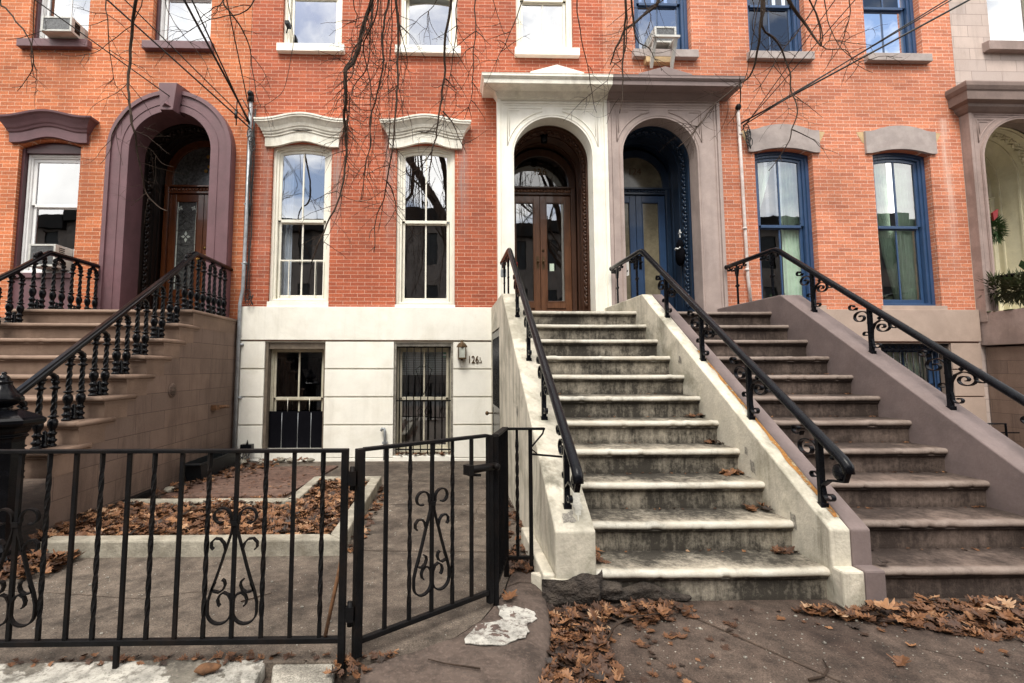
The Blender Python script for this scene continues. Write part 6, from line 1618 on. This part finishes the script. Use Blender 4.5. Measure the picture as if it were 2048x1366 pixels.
def make_tree(label,tx,ty,key,lean):
    T=thing('street_tree',label,'tree',(tx,ty,0))
    m=MB(); fork=Vector((tx+lean,ty+.3,4.6))
    m.tube([(tx,ty,-.05),(tx+.02,ty,.25),(tx+lean*.3,ty+.1,1.8),(tx+lean*.7,ty+.2,3.4),tuple(fork)],[.30,.22,.17,.15,.14],14)
    m.build('trunk',MT['barkbig'],T)
    limbs=[]
    items=[b for b in BR if b[0]==key]
    for b in list(items):       # thinner neighbours of the main hanging branches
        if len(b[2])>5 and key in 'CR':
            for q in range(3 if (key=='C' and b[2][0][0]<-.5) else 1):
                ox,oy=R_(-.14,.14),R_(-.3,.3); nn=max(5,int(len(b[2])*R_(.5,.95)))
                items.append((key,b[1]*R_(.3,.5),[(p[0]+ox*(1-.5*i/len(b[2]))+R_(-.035,.035),p[1]+oy,p[2]+R_(-.03,.03)) for i,p in enumerate(b[2][:nn])]))
    xs=sorted(b[2][0][0] for b in items); lo,hi=xs[0],xs[-1]
    tops=[]
    for k in range(3):
        x=lo+(hi-lo)*(k+.5)/3
        e=Vector((x,-2.3,6.9+.3*k)); mid=(fork+e)/2+Vector((0,-.4,1.5))
        pts=smooth_path([fork-Vector((0,0,.25)),fork+(mid-fork)*.45+Vector((0,0,.35)),mid,e+Vector((0,-.9,.5)),e],6)
        n=len(pts); m=MB(); m.tube(pts,[.12*(1-.75*i/(n-1)) for i in range(n)],9); m.build('limb',MT['bark'],T); limbs.append(pts)
    for key_,r,L in items:
        P=[Vector(p) for p in L]
        first=P[0]
        if first.z>4.2:   # reaches the picture top: carry it up to the nearest limb
            best=min((q for pts in limbs for q in pts[len(pts)//2:]),key=lambda q:(q-first).length)
            P=[best,best.lerp(first,.5)+Vector((0,0,.15)),first+Vector((0,0,.35))+(P[0]-P[1]).normalized()*.05]+P
        pts=smooth_path(P,4)
        pts=[p+Vector((noise.noise(p*7)*.014,noise.noise(p*7+Vector((9,0,0)))*.014,noise.noise(p*7+Vector((0,9,0)))*.008)) for p in pts]
        n=len(pts); m=MB(); k0=12 if first.z>4.2 else 0
        m.tube(pts,[r*.95*(1.25-.95*i/(n-1)) for i in range(n)],6)
        low=[p for p in pts[k0:]]
        if len(low)>4: twigs(m,low,r,(10 if key=='C' else 7) if r>.006 else 4.5)
        m.build('branch',MT['bark'],T)
    # bare crown behind and above
    m=MB()
    def grow(p,d,r,ln,lev):
        q=[p];cur=p.copy()
        for j in range(5):
            d=(d+Vector((R_(-.25,.25),R_(-.25,.25),R_(-.1,.2)))).normalized(); cur=cur+d*ln/5
            if cur.y>-5.6: d.y=-abs(d.y)
            q.append(cur.copy())
        m.tube(q,[r*(1-.5*j/5) for j in range(6)],5 if lev else 7)
        if lev<3:
            for _ in range(3 if lev<3 else 4):
                i=random.choice((2,3,4,5)); dd=(d+Vector((R_(-1,1),R_(-1,1),R_(-.35,.7)))*.9).normalized(); grow(q[i],dd,r*.55,ln*.68,lev+1)
    if key=='C': m.tube([fork,(-.35,-9.4,6.2),(-.9,-9.4,7.2),(-1.5,-9.4,8.2),(-2.6,-9.5,10.0)],[.15,.15,.14,.12,.08],10)
    for k in range({'L':3,'C':2,'R':4}[key]):
        a=2*pi*k/4+R_(0,1); grow(fork.copy(),Vector((cos(a)*.8,sin(a)*.55-.25,1)).normalized(),.06,2.3,0)
    m.build('crown',MT['bark'],T)
make_tree('bare street tree whose hanging twigs fill the upper left',-10.2,-9.2,'L',1.6)
make_tree('bare street tree whose long drooping branches hang at top centre',1.0,-9.4,'C',-1.1)
make_tree('bare street tree whose twigs hang before the blue upstairs windows',4.4,-9.3,'R',-.3)

# ============================================================ HOUSES ACROSS THE STREET (seen in the window glass)
def far_house(x0,w,h,label):
    H=thing('row_house',label,'row house',(x0+w/2,-24,0),'row houses across the street')
    m=MB(); ops=[]
    for i in range(3):
        for j in range(3):
            ops.append(op(x0+w*(i+.3)/3,x0+w*(i+.72)/3,1.2+3.1*j,3.1+3.1*j))
    sheet(m,x0,x0+w,-.2,h,ops,lambda u,z:(u,-22,z))
    m.box(x0,x0+.02,-32,-22.02,-.2,h); m.box(x0+w-.02,x0+w,-32,-22.02,-.2,h); m.box(x0,x0+w,-32,-31.9,-.2,h)
    m.build('brick_wall',MT['housefar'],H,recalc=False)
    m=MB(); m.box(x0,x0+w,-32,-21.98,h,h+.2); m.box(x0+.02,x0+w-.02,-22.3,-21.6,h-.5,h+.25)
    m.build('roof',MT['irondull'],H)
    for o in ops: m=MB(); m.box(o['x0'],o['x1'],-22.15,-22.1,o['z0'],o['z1']); m.build('window',MT['plastic'],H)
fx_=-34
hs=[10.2,9.9,10.4,10.1,9.8,10.5,10.0,10.3,9.9,10.2,10.4,10.0,10.1]
for i,h in enumerate(hs): far_house(fx_+i*5.6,5.58,h,'dark brick row house across the street, seen only in window reflections')

# ============================================================ CAMERA, LIGHT, SKY
cam=bpy.data.cameras.new('camera'); co=bpy.data.objects.new('camera',cam); COL.objects.link(co); S.camera=co
F=994.366; cam.sensor_width=36; cam.lens=F/2048*36; cam.shift_x=105.133/2048; cam.shift_y=-33.8999/2048; cam.clip_end=500; cam.clip_start=.05
yaw,pit,rol=.024508,.086042,.001046
P_=[0]
import json
f=Vector((sin(yaw)*cos(pit),cos(yaw)*cos(pit),sin(pit))); r0=Vector((cos(yaw),-sin(yaw),0)); u0=r0.cross(f)
r=r0*cos(rol)+u0*sin(rol); u=-r0*sin(rol)+u0*cos(rol)
M=Matrix((r,u,-f)).transposed().to_4x4(); M.translation=(-.3422,-6.9266,1.3260); co.matrix_world=M

sun_el,sun_az=radians(56),radians(197)   # azimuth measured from +Y clockwise: behind the camera, to its left
sd=Vector((sin(sun_az)*cos(sun_el),cos(sun_az)*cos(sun_el),sin(sun_el)))
sl=bpy.data.lights.new('sun','SUN'); sl.energy=2.0; sl.angle=radians(24); sl.color=(1,.95,.87)
so=bpy.data.objects.new('sun',sl); COL.objects.link(so); so.rotation_euler=(-sd).to_track_quat('-Z','Y').to_euler(); so.location=(0,-10,20)
W=bpy.data.worlds.new('World'); S.world=W; W.use_nodes=True; nt=W.node_tree; nt.nodes.clear(); k=N(nt)
sky=k.n('ShaderNodeTexSky'); sky.sky_type='NISHITA'; sky.sun_disc=False; sky.sun_elevation=sun_el; sky.sun_rotation=sun_az
tc=k.n('ShaderNodeTexCoord').outputs['Generated']
n1=k.noise(k.scale(tc,(1,1,1.6)),2.1,8,.58,.25)
cl=k.ramp(n1,.40,.53)
n2=k.noise(tc,5.0,5,.6); cb=k.ramp(n2,.3,.7,.75,1.15)
cc=k.mix(1.0,(15.5,15.0,14.2),k.n('ShaderNodeCombineColor',ins={0:cb,1:cb,2:cb}).outputs[0],'MULTIPLY')
bg=k.n('ShaderNodeBackground',ins={0:k.mix(cl,sky.outputs[0],cc),1:.088})
wo=k.n('ShaderNodeOutputWorld'); nt.links.new(bg.outputs[0],wo.inputs[0])
S.view_settings.view_transform='Standard'; S.view_settings.look='None'; S.view_settings.exposure=1.06; S.view_settings.gamma=1
S.cycles.max_bounces=6; S.cycles.transparent_max_bounces=16
